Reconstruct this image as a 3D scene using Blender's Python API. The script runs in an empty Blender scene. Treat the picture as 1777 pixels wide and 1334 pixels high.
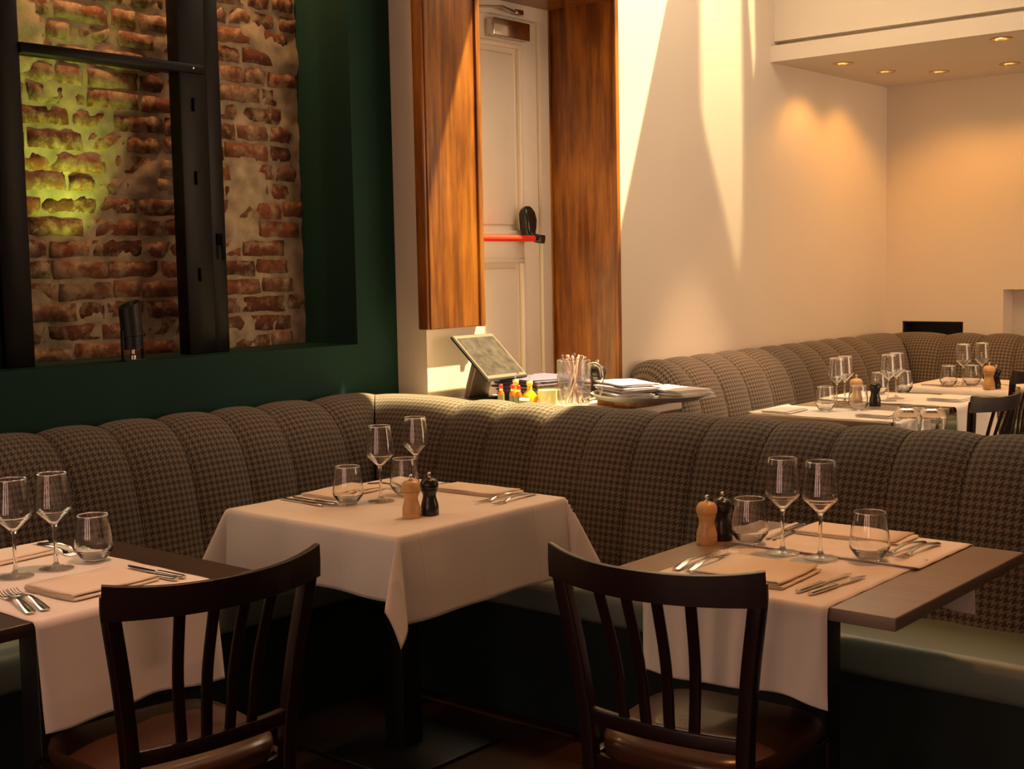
import bpy, bmesh, math, random
from mathutils import Vector, Matrix
random.seed(7)
PI = math.pi
sc = bpy.context.scene
col = sc.collection

# ------------------------------------------------------------------ camera, world, sun, exposure
YAW, PITCH, ROLL, FPX = 0.702429, 0.0895357, 0.0192722, 2261.56
fw = Vector((-math.sin(YAW)*math.cos(PITCH), math.cos(YAW)*math.cos(PITCH), -math.sin(PITCH)))
rt = Vector((math.cos(YAW), math.sin(YAW), 0)); dn = fw.cross(rt)
c_, s_ = math.cos(ROLL), math.sin(ROLL)
rt, dn = c_*rt + s_*dn, -s_*rt + c_*dn
cam_d = bpy.data.cameras.new('camera'); cam = bpy.data.objects.new('camera', cam_d); col.objects.link(cam)
up = -dn; bk = -fw
cam.matrix_world = Matrix(((rt.x, up.x, bk.x, 0), (rt.y, up.y, bk.y, 0), (rt.z, up.z, bk.z, 1.45), (0, 0, 0, 1)))
cam_d.sensor_width = 36; cam_d.lens = 36*FPX/1777; cam_d.clip_start = .05
sc.camera = cam
sc.view_settings.view_transform = 'Standard'; sc.view_settings.look = 'None'
sc.view_settings.exposure = 0.0; sc.view_settings.gamma = 1.0; sc.view_settings.use_curve_mapping = False
w = bpy.data.worlds.new('sky'); sc.world = w; w.use_nodes = True
w.node_tree.nodes['Background'].inputs[0].default_value = (1.0, .76, .50, 1)
w.node_tree.nodes['Background'].inputs[1].default_value = 5.0
def light(kind, name, loc, to, energy, color, **kw):
    d = bpy.data.lights.new(name, kind); o = bpy.data.objects.new(name, d); col.objects.link(o)
    o.location = loc; o.rotation_euler = (Vector(to)-Vector(loc)).to_track_quat('-Z', 'Y').to_euler()
    d.energy = energy; d.color = color
    for k, v in kw.items(): setattr(d, k, v)
    return o
WARM = (1.0, .36, .11); AMBER = (1.0, .42, .075); DAY = (1.0, .74, .52)
# afternoon sun falling through the roof light
SUN_DIR = Vector((-.30, -.35, -.93)).normalized()
light('SUN', 'sun', (0, 8, 6), Vector((0, 8, 6))+SUN_DIR, 25.0, (1.0, .78, .38), angle=math.radians(1.0))
try:
    sc.cycles.use_denoising = True
    sc.cycles.sample_clamp_indirect = 4.0
    sc.cycles.use_adaptive_sampling = True; sc.cycles.adaptive_threshold = .05
    sc.cycles.max_bounces = 10; sc.cycles.diffuse_bounces = 4; sc.cycles.glossy_bounces = 3; sc.cycles.transmission_bounces = 8; sc.cycles.transparent_max_bounces = 16
except Exception: pass

# ------------------------------------------------------------------ helpers
def obj(name, me, mat=None, parent=None, loc=None, rz=None):
    if isinstance(me, bmesh.types.BMesh):
        bm = me; me = bpy.data.meshes.new(name); bm.normal_update(); bm.to_mesh(me); bm.free()
    o = bpy.data.objects.new(name, me); col.objects.link(o)
    if mat is not None and len(me.materials) == 0: me.materials.append(mat)
    if parent is not None: o.parent = parent
    if loc is not None: o.location = loc
    if rz is not None: o.rotation_euler = (0, 0, rz)
    return o
def tag(o, label, cat, group=None):
    o['label'] = label; o['category'] = cat
    if group: o['group'] = group
    return o
def thing(name, label, cat, loc=(0, 0, 0), rz=0, group=None):
    o = bpy.data.objects.new(name, None); col.objects.link(o); o.empty_display_size = .05
    o.location = loc; o.rotation_euler = (0, 0, rz)
    return tag(o, label, cat, group)
def struct(name, bm, mat, label=None, parent=None):
    o = obj(name, bm, mat, parent)
    if parent is None: o['kind'] = 'structure'
    if label: o['label'] = label
    return o
def smooth(bm, ang=40):
    bm.normal_update()
    for f in bm.faces: f.smooth = True
    for e in bm.edges:
        if len(e.link_faces) == 2 and e.calc_face_angle(0) > math.radians(ang): e.smooth = False
    return bm
def box(x0, x1, y0, y1, z0, z1, bm=None, bev=0, seg=2):
    own = bm is None or bev
    b = bmesh.new() if own else bm
    vs = [b.verts.new((x, y, z)) for z in (z0, z1) for y in (y0, y1) for x in (x0, x1)]
    for f in ((0, 2, 3, 1), (4, 5, 7, 6), (0, 1, 5, 4), (2, 6, 7, 3), (0, 4, 6, 2), (1, 3, 7, 5)):
        b.faces.new([vs[i] for i in f])
    if bev:
        bmesh.ops.bevel(b, geom=list(b.edges), offset=bev, segments=seg, profile=.5, affect='EDGES')
        smooth(b, 50)
    if bm is not None and own:
        tmp = bpy.data.meshes.new('t'); b.to_mesh(tmp); b.free(); bm.from_mesh(tmp); bpy.data.meshes.remove(tmp); return bm
    return b
def dens(prof, e=.0012):
    out = [prof[0]]
    for a, c in zip(prof, prof[1:]):
        L = math.dist(a, c)
        if L > 3*e:
            for t in (e/L, .5, 1-e/L): out.append((a[0]+(c[0]-a[0])*t, a[1]+(c[1]-a[1])*t))
        out.append(c)
    return out
def lathe(prof, seg=40, bm=None, cx=0, cy=0, z=0, closed=False, ang=35):
    b = bm or bmesh.new(); rings = []
    for r, h in prof:
        if r < 1e-5: rings.append([b.verts.new((cx, cy, z+h))])
        else: rings.append([b.verts.new((cx+r*math.cos(2*PI*i/seg), cy+r*math.sin(2*PI*i/seg), z+h)) for i in range(seg)])
    pairs = list(zip(rings, rings[1:])) + ([(rings[-1], rings[0])] if closed else [])
    for a, c in pairs:
        if len(a) == 1 and len(c) == 1: continue
        for i in range(seg):
            j = (i+1) % seg
            if len(a) == 1: b.faces.new((a[0], c[j], c[i]))
            elif len(c) == 1: b.faces.new((a[i], a[j], c[0]))
            else: b.faces.new((a[i], a[j], c[j], c[i]))
    bmesh.ops.recalc_face_normals(b, faces=list(b.faces))
    return smooth(b, ang)
def sweep(path, section, bm=None, up=Vector((0, 0, 1)), cap=True, scale=None, ang=40):
    """section: list of (s, t) in the frame (side, up'); path: list of Vectors"""
    b = bm or bmesh.new(); path = [Vector(p) for p in path]; rings = []; n = len(path)
    for i, p in enumerate(path):
        t = (path[min(i+1, n-1)]-path[max(i-1, 0)]).normalized()
        s = t.cross(up)
        if s.length < 1e-4: s = t.cross(Vector((0, 1, 0)))
        s.normalize(); u = s.cross(t)
        k = scale(i/(n-1)) if scale else (1, 1)
        rings.append([b.verts.new(p+s*(q[0]*k[0])+u*(q[1]*k[1])) for q in section])
    m = len(section)
    for a, c in zip(rings, rings[1:]):
        for i in range(m):
            j = (i+1) % m; b.faces.new((a[i], a[j], c[j], c[i]))
    if cap: b.faces.new(rings[0][::-1]); b.faces.new(rings[-1])
    bmesh.ops.recalc_face_normals(b, faces=list(b.faces))
    return smooth(b, ang)
def circ(r, n=10, ry=None): return [(r*math.cos(2*PI*i/n), (ry or r)*math.sin(2*PI*i/n)) for i in range(n)]
def rrect(w_, h_, r, n=3):
    out = []
    for cx, cy, a0 in ((w_/2-r, h_/2-r, 0), (-w_/2+r, h_/2-r, 90), (-w_/2+r, -h_/2+r, 180), (w_/2-r, -h_/2+r, 270)):
        for i in range(n+1):
            a = math.radians(a0+90*i/n); out.append((cx+r*math.cos(a), cy+r*math.sin(a)))
    return out
def bez(pts, n=16):
    """Catmull-Rom through pts"""
    P = [Vector(p) for p in pts]; P = [2*P[0]-P[1]]+P+[2*P[-1]-P[-2]]; out = []
    for i in range(1, len(P)-2):
        for k in range(n):
            t = k/n; a, b_, c, d = P[i-1:i+3]
            out.append(.5*((2*b_)+(c-a)*t+(2*a-5*b_+4*c-d)*t*t+(-a+3*b_-3*c+d)*t**3))
    out.append(P[-2]); return out
def copy_tree(o, parent=None):
    c = o.copy(); col.objects.link(c); c.parent = parent
    for ch in list(o.children): copy_tree(ch, c)
    return c

# ------------------------------------------------------------------ materials
class N:
    def __init__(s, name):
        s.m = bpy.data.materials.new(name); s.m.use_nodes = True; s.t = s.m.node_tree
        s.b = s.t.nodes['Principled BSDF']
    def n(s, typ, **kw):
        q = s.t.nodes.new(typ)
        for k, v in kw.items(): setattr(q, k, v)
        return q
    def l(s, a, b): s.t.links.new(a, b)
    def ramp(s, fac, stops):
        r = s.n('ShaderNodeValToRGB'); e = r.color_ramp.elements
        while len(e) < len(stops): e.new(.5)
        for i, (p, c) in enumerate(stops): e[i].position = p; e[i].color = (*c, 1)
        s.l(fac, r.inputs[0]); return r.outputs[0]
    def noise(s, scale, detail=4, vec=None, rough=.5):
        q = s.n('ShaderNodeTexNoise'); q.inputs['Scale'].default_value = scale; q.inputs['Detail'].default_value = detail
        q.inputs['Roughness'].default_value = rough
        if vec is not None: s.l(vec, q.inputs['Vector'])
        return q.outputs[0]
    def coord(s, scale=(1, 1, 1), which='Object'):
        c = s.n('ShaderNodeTexCoord'); mp = s.n('ShaderNodeMapping'); mp.inputs['Scale'].default_value = scale
        s.l(c.outputs[which], mp.inputs[0]); return mp.outputs[0]
    def bump(s, h, strength=.2, dist=.002):
        q = s.n('ShaderNodeBump'); q.inputs['Strength'].default_value = strength; q.inputs['Distance'].default_value = dist
        s.l(h, q.inputs['Height']); s.l(q.outputs[0], s.b.inputs['Normal'])
    def math(s, op, a, b=None):
        q = s.n('ShaderNodeMath', operation=op)
        for i, v in enumerate((a, b)):
            if v is None: continue
            if isinstance(v, (int, float)): q.inputs[i].default_value = v
            else: s.l(v, q.inputs[i])
        return q.outputs[0]
    def set(s, **kw):
        for k, v in kw.items():
            s.b.inputs[k.replace('_', ' ')].default_value = (*v, 1) if isinstance(v, tuple) else v
        return s
def plain(name, c, rough=.5, metal=0, var=.12, vs=6, bump=0, bscale=300, **kw):
    m = N(name).set(Roughness=rough, Metallic=metal, **kw)
    v = m.coord()
    m.l(m.ramp(m.noise(vs, 5, v), ((.3, tuple(x*(1-var) for x in c)), (.7, tuple(min(1, x*(1+var)) for x in c)))), m.b.inputs['Base Color'])
    if bump: m.bump(m.noise(bscale, 2, v), bump)
    return m.m
def wood(name, stops, scale=(14, 14, 1.1), rough=.4, coat=0, bump=.15):
    m = N(name).set(Roughness=rough, Coat_Weight=coat)
    v = m.coord(scale); n1 = m.noise(2.2, 8, v, .62)
    v2 = m.coord((1, 1, .8)); n2 = m.noise(3.0, 4, v2)
    f = m.math('ADD', m.math('MULTIPLY', n1, .62), m.math('MULTIPLY', n2, .38))
    m.l(m.ramp(f, stops), m.b.inputs['Base Color']); m.bump(n1, bump, .001)
    return m.m
def glass_mat(name, c=(1, 1, 1), rough=0.0):
    m = N(name).set(Base_Color=c, Roughness=rough, IOR=1.5); m.b.inputs['Transmission Weight'].default_value = 1
    return m.m
M = {}
M['green'] = plain('green_paint', (.012, .046, .034), .7, var=.10, vs=2, bump=.05, bscale=120, Specular_IOR_Level=.15)
M['white'] = plain('cream_paint', (.74, .66, .56), .6, var=.03, vs=1.5, bump=.04, bscale=150)
M['whitedoor'] = plain('white_gloss_paint', (.74, .66, .58), .35, var=.03, vs=2)
M['ceil'] = plain('ceiling_paint', (.72, .66, .58), .7, var=.02)
M['stain'] = wood('stained_wood', ((.28, (.060, .018, .003)), (.45, (.17, .054, .008)), (.56, (.31, .108, .015)), (.74, (.50, .20, .034))), rough=.36, coat=.15)
M['chair'] = wood('dark_chair_wood', ((.3, (.008, .0022, .0015)), (.7, (.018, .005, .003))), rough=.36, coat=.12, bump=.05)
M['tabletop'] = wood('dark_table_wood', ((.3, (.030, .018, .011)), (.7, (.052, .032, .020))), scale=(3, 30, 30), rough=.34, bump=.1)
M['tabletop_grey'] = wood('grey_oak_table_wood', ((.3, (.20, .155, .115)), (.7, (.28, .22, .165))), scale=(3, 30, 30), rough=.42, bump=.1)
M['black'] = plain('black_metal', (.008, .008, .009), .45, var=.2)
M['blackgloss'] = plain('black_gloss', (.010, .009, .009), .25)
M['steelblack'] = plain('window_black_paint', (.0035, .003, .003), .4, var=.25, vs=20, Specular_IOR_Level=.2)
M['steel'] = plain('polished_steel', (.62, .58, .54), .16, 1.0, var=.05)
M['brass'] = plain('brass_rim', (.55, .38, .16), .3, 1.0)
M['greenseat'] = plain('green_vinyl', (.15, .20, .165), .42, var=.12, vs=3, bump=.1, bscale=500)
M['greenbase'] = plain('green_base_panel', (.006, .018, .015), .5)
M['leather'] = plain('brown_leather', (.060, .026, .013), .30, var=.25, vs=9, bump=.12, bscale=260, Coat_Weight=.2)
M['linen'] = plain('white_linen', (.80, .745, .68), .85, var=.015, vs=4, bump=.12, bscale=900)
M['napkin'] = plain('cream_napkin', (.80, .71, .58), .85, var=.02, vs=8, bump=.12, bscale=900)
def pressed():
    m = N('pressed_white_linen').set(Base_Color=(.80, .745, .68), Roughness=.85)
    c = m.n('ShaderNodeTexCoord'); sp = m.n('ShaderNodeSeparateXYZ'); m.l(c.outputs['Object'], sp.inputs[0])
    hs = []
    for ax, off in ((0, .055), (1, .03)):
        t = m.math('PINGPONG', m.math('ADD', sp.outputs[ax], 10+off), .12)
        hs.append(m.math('POWER', m.math('SUBTRACT', 1.0, m.math('MINIMUM', m.math('DIVIDE', t, .006), 1.0)), 1.5))
    h = m.math('MAXIMUM', hs[0], hs[1]); h = m.math('ADD', h, m.math('MULTIPLY', m.noise(900, 2, c.outputs['Object']), .05))
    m.bump(h, .35, .003); return m.m
M['pressed'] = pressed()
M['navy'] = plain('blue_napkin', (.10, .085, .16), .85, var=.15, vs=20, bump=.15, bscale=700)
M['tray'] = plain('grey_tray', (.30, .28, .26), .4)
M['red'] = plain('red_enamel', (.75, .035, .018), .3, var=.05)
M['redcap'] = plain('red_cap', (.62, .02, .02), .4)
M['lab'] = plain('green_label', (.12, .15, .07), .6)
M['sauce'] = plain('orange_sauce', (.60, .12, .015), .25)
M['yellow'] = plain('golden_oil', (.85, .48, .02), .15)
M['lemon'] = plain('pale_lemon_juice', (.80, .76, .36), .4)
M['millwood'] = wood('light_mill_wood', ((.3, (.60, .34, .12)), (.7, (.76, .47, .19))), scale=(20, 20, 2), rough=.38, coat=.1, bump=.05)
M['millblack'] = plain('black_mill_wood', (.012, .010, .010), .3, Coat_Weight=.15)
M['glass'] = glass_mat('clear_glass')
def thin_glass():
    m = N('thin_clear_glass'); t = m.t; t.nodes.remove(m.b); out = t.nodes['Material Output']
    lw = m.n('ShaderNodeLayerWeight'); lw.inputs[0].default_value = .5; fr = m.n('ShaderNodeMath', operation='MULTIPLY_ADD'); m.l(m.math('POWER', lw.outputs['Facing'], 5.0), fr.inputs[0]); fr.inputs[1].default_value = .92; fr.inputs[2].default_value = .045
    tr = m.n('ShaderNodeBsdfTransparent'); tr.inputs[0].default_value = (.975, .97, .96, 1)
    gl = m.n('ShaderNodeBsdfGlossy'); gl.inputs['Roughness'].default_value = .0
    mx = m.n('ShaderNodeMixShader'); m.l(fr.outputs[0], mx.inputs[0]); m.l(tr.outputs[0], mx.inputs[1]); m.l(gl.outputs[0], mx.inputs[2])
    m.l(mx.outputs[0], out.inputs[0]); return m
M['thin'] = thin_glass().m
def half_glass(name='base_glass', k=.25):
    m = thin_glass(); m.m.name = name; out = m.t.nodes['Material Output']; a = out.inputs[0].links[0].from_socket
    g = m.n('ShaderNodeBsdfGlass'); g.inputs['IOR'].default_value = 1.5; g.inputs['Roughness'].default_value = 0
    mx = m.n('ShaderNodeMixShader'); mx.inputs[0].default_value = k; m.l(a, mx.inputs[1]); m.l(g.outputs[0], mx.inputs[2]); m.l(mx.outputs[0], out.inputs[0])
    return m.m
M['halfglass'] = half_glass('base_glass', .40)
def rim_glass():
    m = N('polished_rim_glass'); t = m.t; t.nodes.remove(m.b); out = t.nodes['Material Output']
    tr = m.n('ShaderNodeBsdfTransparent'); gl = m.n('ShaderNodeBsdfGlossy'); gl.inputs['Roughness'].default_value = .35; gl.inputs['Color'].default_value = (.95, .95, .95, 1)
    mx = m.n('ShaderNodeMixShader'); mx.inputs[0].default_value = .75; m.l(tr.outputs[0], mx.inputs[1]); m.l(gl.outputs[0], mx.inputs[2]); m.l(mx.outputs[0], out.inputs[0]); return m.m
M['rimglass'] = rim_glass()
def split_glass(me, fn):
    me.materials.clear()
    for k in ('glass', 'thin', 'halfglass', 'rimglass'): me.materials.append(M[k])
    for p in me.polygons: p.material_index = fn(p.center)
    return me
M['rubber'] = plain('dark_plastic', (.012, .011, .011), .35)
M['mortar'] = plain('lime_mortar', (.42, .33, .22), .95, var=.35, vs=14, bump=.9, bscale=60)
M['dark'] = plain('black_recess', (.012, .011, .010), .5)
M['monback'] = plain('copper_grey_metal', (.11, .08, .06), .4, .3)
def brick_mat():
    m = N('old_brick').set(Roughness=.92)
    oi = m.n('ShaderNodeObjectInfo'); geo = m.n('ShaderNodeNewGeometry')
    v = geo.outputs['Position']
    base = m.ramp(oi.outputs['Random'], ((0, (.10, .032, .016)), (.25, (.20, .060, .026)), (.5, (.28, .095, .042)), (.75, (.22, .10, .055)), (1, (.14, .042, .020))))
    n1 = m.noise(22, 7, v, .65)
    mx = m.n('ShaderNodeMix', data_type='RGBA'); m.l(base, mx.inputs[6]); mx.inputs[7].default_value = (.46, .33, .20, 1)
    n2 = m.noise(5.5, 5, v, .6)
    f = m.ramp(m.math('ADD', m.math('MULTIPLY', n1, .45), m.math('MULTIPLY', n2, .55)), ((.46, (0, 0, 0)), (.58, (.85, .85, .85))))
    m.l(f, mx.inputs[0])
    mul = m.n('ShaderNodeMix', data_type='RGBA', blend_type='MULTIPLY'); mul.inputs[0].default_value = .7
    m.l(mx.outputs[2], mul.inputs[6]); m.l(m.ramp(m.noise(40, 6, v), ((.3, (.45, .45, .45)), (.6, (1, 1, 1)))), mul.inputs[7])
    m.l(mul.outputs[2], m.b.inputs['Base Color']); m.bump(n1, 1.0, .008)
    return m.m
M['brick'] = brick_mat()
def hound():
    m = N('houndstooth_wool').set(Roughness=.9)
    m.b.inputs['Sheen Weight'].default_value = .15
    uv = m.n('ShaderNodeUVMap'); sp = m.n('ShaderNodeSeparateXYZ'); m.l(uv.outputs[0], sp.inputs[0])
    P = .0215/8
    i = m.math('FLOOR', m.math('DIVIDE', sp.outputs[0], P)); j = m.math('FLOOR', m.math('DIVIDE', sp.outputs[1], P))
    a = m.math('LESS_THAN', m.math('FLOORED_MODULO', i, 8.0), 4.0); b = m.math('LESS_THAN', m.math('FLOORED_MODULO', j, 8.0), 4.0)
    t = m.math('LESS_THAN', m.math('FLOORED_MODULO', m.math('ADD', i, j), 4.0), 2.0)
    f = m.math('ADD', m.math('MULTIPLY', a, t), m.math('MULTIPLY', b, m.math('SUBTRACT', 1.0, t)))
    mx = m.n('ShaderNodeMix', data_type='RGBA'); m.l(f, mx.inputs[0])
    mx.inputs[6].default_value = (.185, .142, .102, 1); mx.inputs[7].default_value = (.042, .027, .017, 1)
    m.l(mx.outputs[2], m.b.inputs['Base Color'])
    m.bump(m.noise(700, 3, m.coord()), .5, .002)
    return m.m
M['hound'] = hound()
def floor_mat():
    m = N('dark_floor_wood').set(Roughness=.45)
    v = m.coord((1, 1, 1)); b = m.n('ShaderNodeTexBrick'); m.l(v, b.inputs['Vector'])
    b.inputs['Scale'].default_value = 1; b.inputs['Brick Width'].default_value = 1.6; b.inputs['Row Height'].default_value = .14
    b.inputs['Mortar Size'].default_value = .003
    b.inputs['Color1'].default_value = (.030, .011, .006, 1); b.inputs['Color2'].default_value = (.046, .017, .008, 1); b.inputs['Mortar'].default_value = (.005, .003, .002, 1)
    mul = m.n('ShaderNodeMix', data_type='RGBA', blend_type='MULTIPLY'); mul.inputs[0].default_value = .6
    m.l(b.outputs[0], mul.inputs[6]); m.l(m.ramp(m.noise(6, 6, m.coord((1, 14, 14))), ((.3, (.4, .4, .4)), (.7, (1, 1, 1)))), mul.inputs[7])
    m.l(mul.outputs[2], m.b.inputs['Base Color']); return m.m
M['floor'] = floor_mat()
def emit(name, c, s):
    m = N(name).set(Base_Color=(0, 0, 0)); m.b.inputs['Emission Color'].default_value = (*c, 1); m.b.inputs['Emission Strength'].default_value = s
    return m.m
M['bulb'] = emit('lamp_bulb', (1, .80, .45), 40)
M['pane'] = emit('daylit_pane', (1, .53, .38), 4.7)
M['screen'] = plain('dusty_screen', (.055, .048, .043), .14, var=.4, vs=30)

# ------------------------------------------------------------------ the setting
CH = 3.6                                   # ceiling height
XG, XP, YB = -3.953, -3.78, 8.41           # green wall, cream wall, far wall
SILL = 1.147; NY = 3.69                    # niche sill height and right end
struct('floor', box(-4.6, 3, -4, 8.6, -.1, 0), M['floor'])
b = bmesh.new()
box(-4.40, XG, -4, 3.92, 0, SILL, b); box(-4.40, XG, NY, 3.92, SILL, CH, b)
box(-4.40, XG, -4, 1.1, SILL, CH, b); box(-4.40, XG, 1.1, NY, 3.05, CH, b)
struct('wall_left', b, M['green'], 'dark green painted wall with a deep window niche')
b = bmesh.new()
box(-4.40, XP, 3.92, 4.28, 0, CH, b); box(-4.40, XP, 4.28, 5.305, 2.76, CH, b); box(-4.40, XP, 5.305, 8.6, 0, CH, b)
struct('wall_door', b, M['white'], 'cream plastered wall around the deep doorway')
b = bmesh.new()
N1 = (-3.663, -3.246, .86, 1.04); N2 = (-2.987, -2.30, .86, 1.25)
box(XP, 3, YB, 8.6, 0, .86, b); box(XP, N1[0], YB, 8.6, .86, CH, b); box(N1[0], N1[1], YB, 8.6, N1[3], CH, b)
box(N1[1], N2[0], YB, 8.6, .86, CH, b); box(N2[0], N2[1], YB, 8.6, N2[3], CH, b); box(N2[1], 3, YB, 8.6, .86, CH, b)
wb = struct('wall_back', b, M['white'], 'far cream wall with two small recesses above the banquette')
nb = bmesh.new()
for q in ((N1[0], N1[1], 8.56, 8.6, .86, 1.04),): box(*q, nb)
box(N1[0], N1[1], YB+.015, 8.56, 1.03, 1.04, nb); box(N1[0], N1[0]+.01, YB+.015, 8.56, .86, 1.03, nb); box(N1[1]-.01, N1[1], YB+.015, 8.56, .86, 1.03, nb); box(N1[0]+.01, N1[1]-.01, YB+.015, 8.56, .86, .875, nb)
obj('recess_lining', nb, M['dark'], wb)
obj('recess_back', box(N2[0], N2[1], 8.58, 8.6, .86, 1.25), M['white'], wb)
b = bmesh.new(); WY = [(4.5, 5.9), (6.1, 7.5)]
ys_ = [-4]+[v for q in WY for v in q]+[8.6]
for i in range(0, len(ys_), 2): box(3, 3.2, ys_[i], ys_[i+1], 0, CH, b)
for a, c in WY: box(3, 3.2, a, c, 0, .7, b); box(3, 3.2, a, c, 2.55, CH, b)
struct('wall_right', b, M['white'])
struct('wall_light_block', box(-.55, 3, 3.84, 3.96, 0, CH), M['green'], 'unseen green wall added to block light right of the divider')  # unseen wall added to keep the right-hand window light off the front room
M['fill_pane'] = emit('added_fill_pane', (1, .66, .42), 9.3)  # glowing panes added out of view to brighten the far wall and banquette
for k, (a, c) in enumerate(WY):
    b = bmesh.new()
    for y in (a, (a+c)/2-.03, c-.06): box(3.06, 3.12, y, y+.06, .7, 2.55, b)
    for z in (.7, 2.49): box(3.06, 3.12, a, c, z, z+.06, b)
    wf = struct('window_%d' % (k+5), b, M['whitedoor'])  # unseen window added as a light source for the far area
    for y0, y1 in ((a+.06, (a+c)/2-.03), ((a+c)/2+.03, c-.06)): obj('pane', box(3.09, 3.10, y0, y1, .76, 2.49), M['fill_pane'], wf)
# street wall behind the camera with tall windows
b = bmesh.new(); WX = [(-2.75, -1.65), (-1.15, -.05), (.6, 1.7)]
xs = [-4.4]+[v for q in WX for v in q]+[3.2]
for i in range(0, len(xs), 2): box(xs[i], xs[i+1], -4.2, -4, 0, CH, b)
for a, c in WX: box(a, c, -4.2, -4, 0, .8, b); box(a, c, -4.2, -4, 3.0, CH, b)
struct('wall_front', b, M['green'])
for k, (a, c) in enumerate(WX):
    b = bmesh.new()
    for x in (a, (a+c)/2-.03, c-.06): box(x, x+.06, -4.12, -4.06, .8, 3.0, b)
    for z in (.8, 2.2, 2.94): box(a, c, -4.12, -4.06, z, z+.06, b)
    wf = struct('window_%d' % (k+2), b, M['steelblack'])
    for x0, x1 in ((a+.06, (a+c)/2-.03), ((a+c)/2+.03, c-.06)):
        for z0, z1 in ((.86, 2.2), (2.26, 2.94)): obj('pane', box(x0, x1, -4.10, -4.09, z0, z1), M['pane'], wf)
# ceiling with the roof light
SKY = (-3.74, -1.95, 4.60, 6.075)
b = bmesh.new()
box(-4.4, 3.2, -4.2, SKY[2], CH, CH+.05, b); box(-4.4, 3.2, SKY[3], 8.6, CH, CH+.05, b)
box(-4.4, SKY[0], SKY[2], SKY[3], CH, CH+.05, b); box(SKY[1], 3.2, SKY[2], SKY[3], CH, CH+.05, b)
ceil = struct('ceiling', b, M['ceil'])
# soffit over the far corner, with bored holes for the downlights
ZS = 2.60
DL = [(-3.504, 7.191), (-3.468, 7.694), (-3.235, 7.949), (-2.527, 7.025), (-2.806, 7.947)]
sof = obj('trim_soffit', box(XP, 3, 6.83, YB, ZS, 2.692), M['white'])
cb = bmesh.new()
for x, y in DL: lathe([(0, ZS-.05), (.047, ZS-.05), (.047, ZS+.06), (0, ZS+.06)], 24, cb, x, y)
cut = obj('cut', cb, M['white'])
md = sof.modifiers.new('holes', 'BOOLEAN'); md.object = cut; md.operation = 'DIFFERENCE'; md.solver = 'EXACT'
dg = bpy.context.evaluated_depsgraph_get(); nm = bpy.data.meshes.new_from_object(sof.evaluated_get(dg))
sof.modifiers.clear(); sof.data = nm; bpy.data.objects.remove(cut)
sof['kind'] = 'structure'; sof['label'] = 'cream lowered ceiling with recessed downlights'; sof.name = 'trim_1'
b = bmesh.new(); box(XP, 3, 6.875, 7.0, 2.722, CH, b); box(XP, 3, 6.95, 7.0, 2.692, 2.722, b)
struct('trim_2', b, M['white'], 'cream wall band above the lowered ceiling')
where = ['leftmost gold-rimmed downlight, nearest the cream side wall', 'second gold-rimmed downlight from the left, by the wall corner', 'middle gold-rimmed downlight close to the far wall', 'gold-rimmed downlight nearest the front edge of the lowered ceiling', 'gold-rimmed downlight at right, close to the far wall']
for (x, y), lab in zip(DL, where):
    t = thing('downlight', lab, 'downlight', (x, y, ZS), group='downlights in the lowered ceiling')
    obj('rim', lathe([(.046, .004), (.060, .002), (.062, -.002), (.058, -.005), (.046, -.003), (.044, .004)], 32, closed=True), M['brass'], t)
    obj('reflector', lathe([(.045, .0), (.040, .03), (.026, .050), (0, .052)], 28), M['brass'], t)
    obj('bulb', lathe([(0, .004), (.012, .005), (.017, .013), (.015, .030), (0, .050)], 16), M['bulb'], t)
    light('SPOT', 'downlight_beam', (x, y, ZS-.006), (x, y, 0), 12, AMBER, spot_size=math.radians(128), spot_blend=.6, shadow_soft_size=.02)

# doorway joinery
b = bmesh.new(); box(XP, -3.725, 3.872, 4.236, 1.2, 3.3, b, .006); box(-3.727, -3.716, 4.195, 4.222, 1.2, 3.3, b, .003); box(-3.727, -3.716, 3.884, 3.905, 1.2, 3.3, b, .003)
struct('trim_3', b, M['stain'], 'stained wooden board on the left pier, ending above the counter')
b = bmesh.new(); box(-4.19, -3.766, 5.279, 5.304, 0, 2.75, b, .003); box(-3.785, -3.762, 5.27, 5.30, 0, 2.75, b, .004); box(-4.19, -4.165, 5.262, 5.279, 0, 2.735, b, .004)
struct('trim_4', b, M['stain'], 'stained wooden jamb lining right of the white door')
b = bmesh.new(); box(-4.19, -3.762, 4.28, 5.279, 2.735, 2.76, b, .003); box(-3.785, -3.762, 4.23, 5.30, 2.735, 2.83, b, .004)
struct('trim_5', b, M['stain'], 'stained wooden head lining over the white door')
b = bmesh.new(); box(-4.26, -4.172, 5.192, 5.262, 0, 2.668, b); box(-4.26, -4.172, 4.285, 5.279, 2.668, 2.735, b)
struct('trim_6', b, M['whitedoor'], 'white painted door frame inside the wooden lining')
dr = thing('door_1', 'white panelled fire door in the deep wooden doorway', 'door', (-4.191, 4.75, 0)); dr['kind'] = 'structure'; del dr['category']
def dbox(y0, y1, z0, z1, x0, x1, bm=None, bev=0): return box(x0, x1, y0-4.75, y1-4.75, z0, z1, bm, bev)
b = bmesh.new()
for q in ((5.068, 5.188, .02, 2.664), (4.29, 4.42, .02, 2.664), (4.42, 5.068, 2.545, 2.664), (4.42, 5.068, 1.495, 1.61), (4.42, 5.068, .02, .25)): dbox(*q, -.05, 0, b, .002)
obj('stiles', b, M['whitedoor'], dr)
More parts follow.
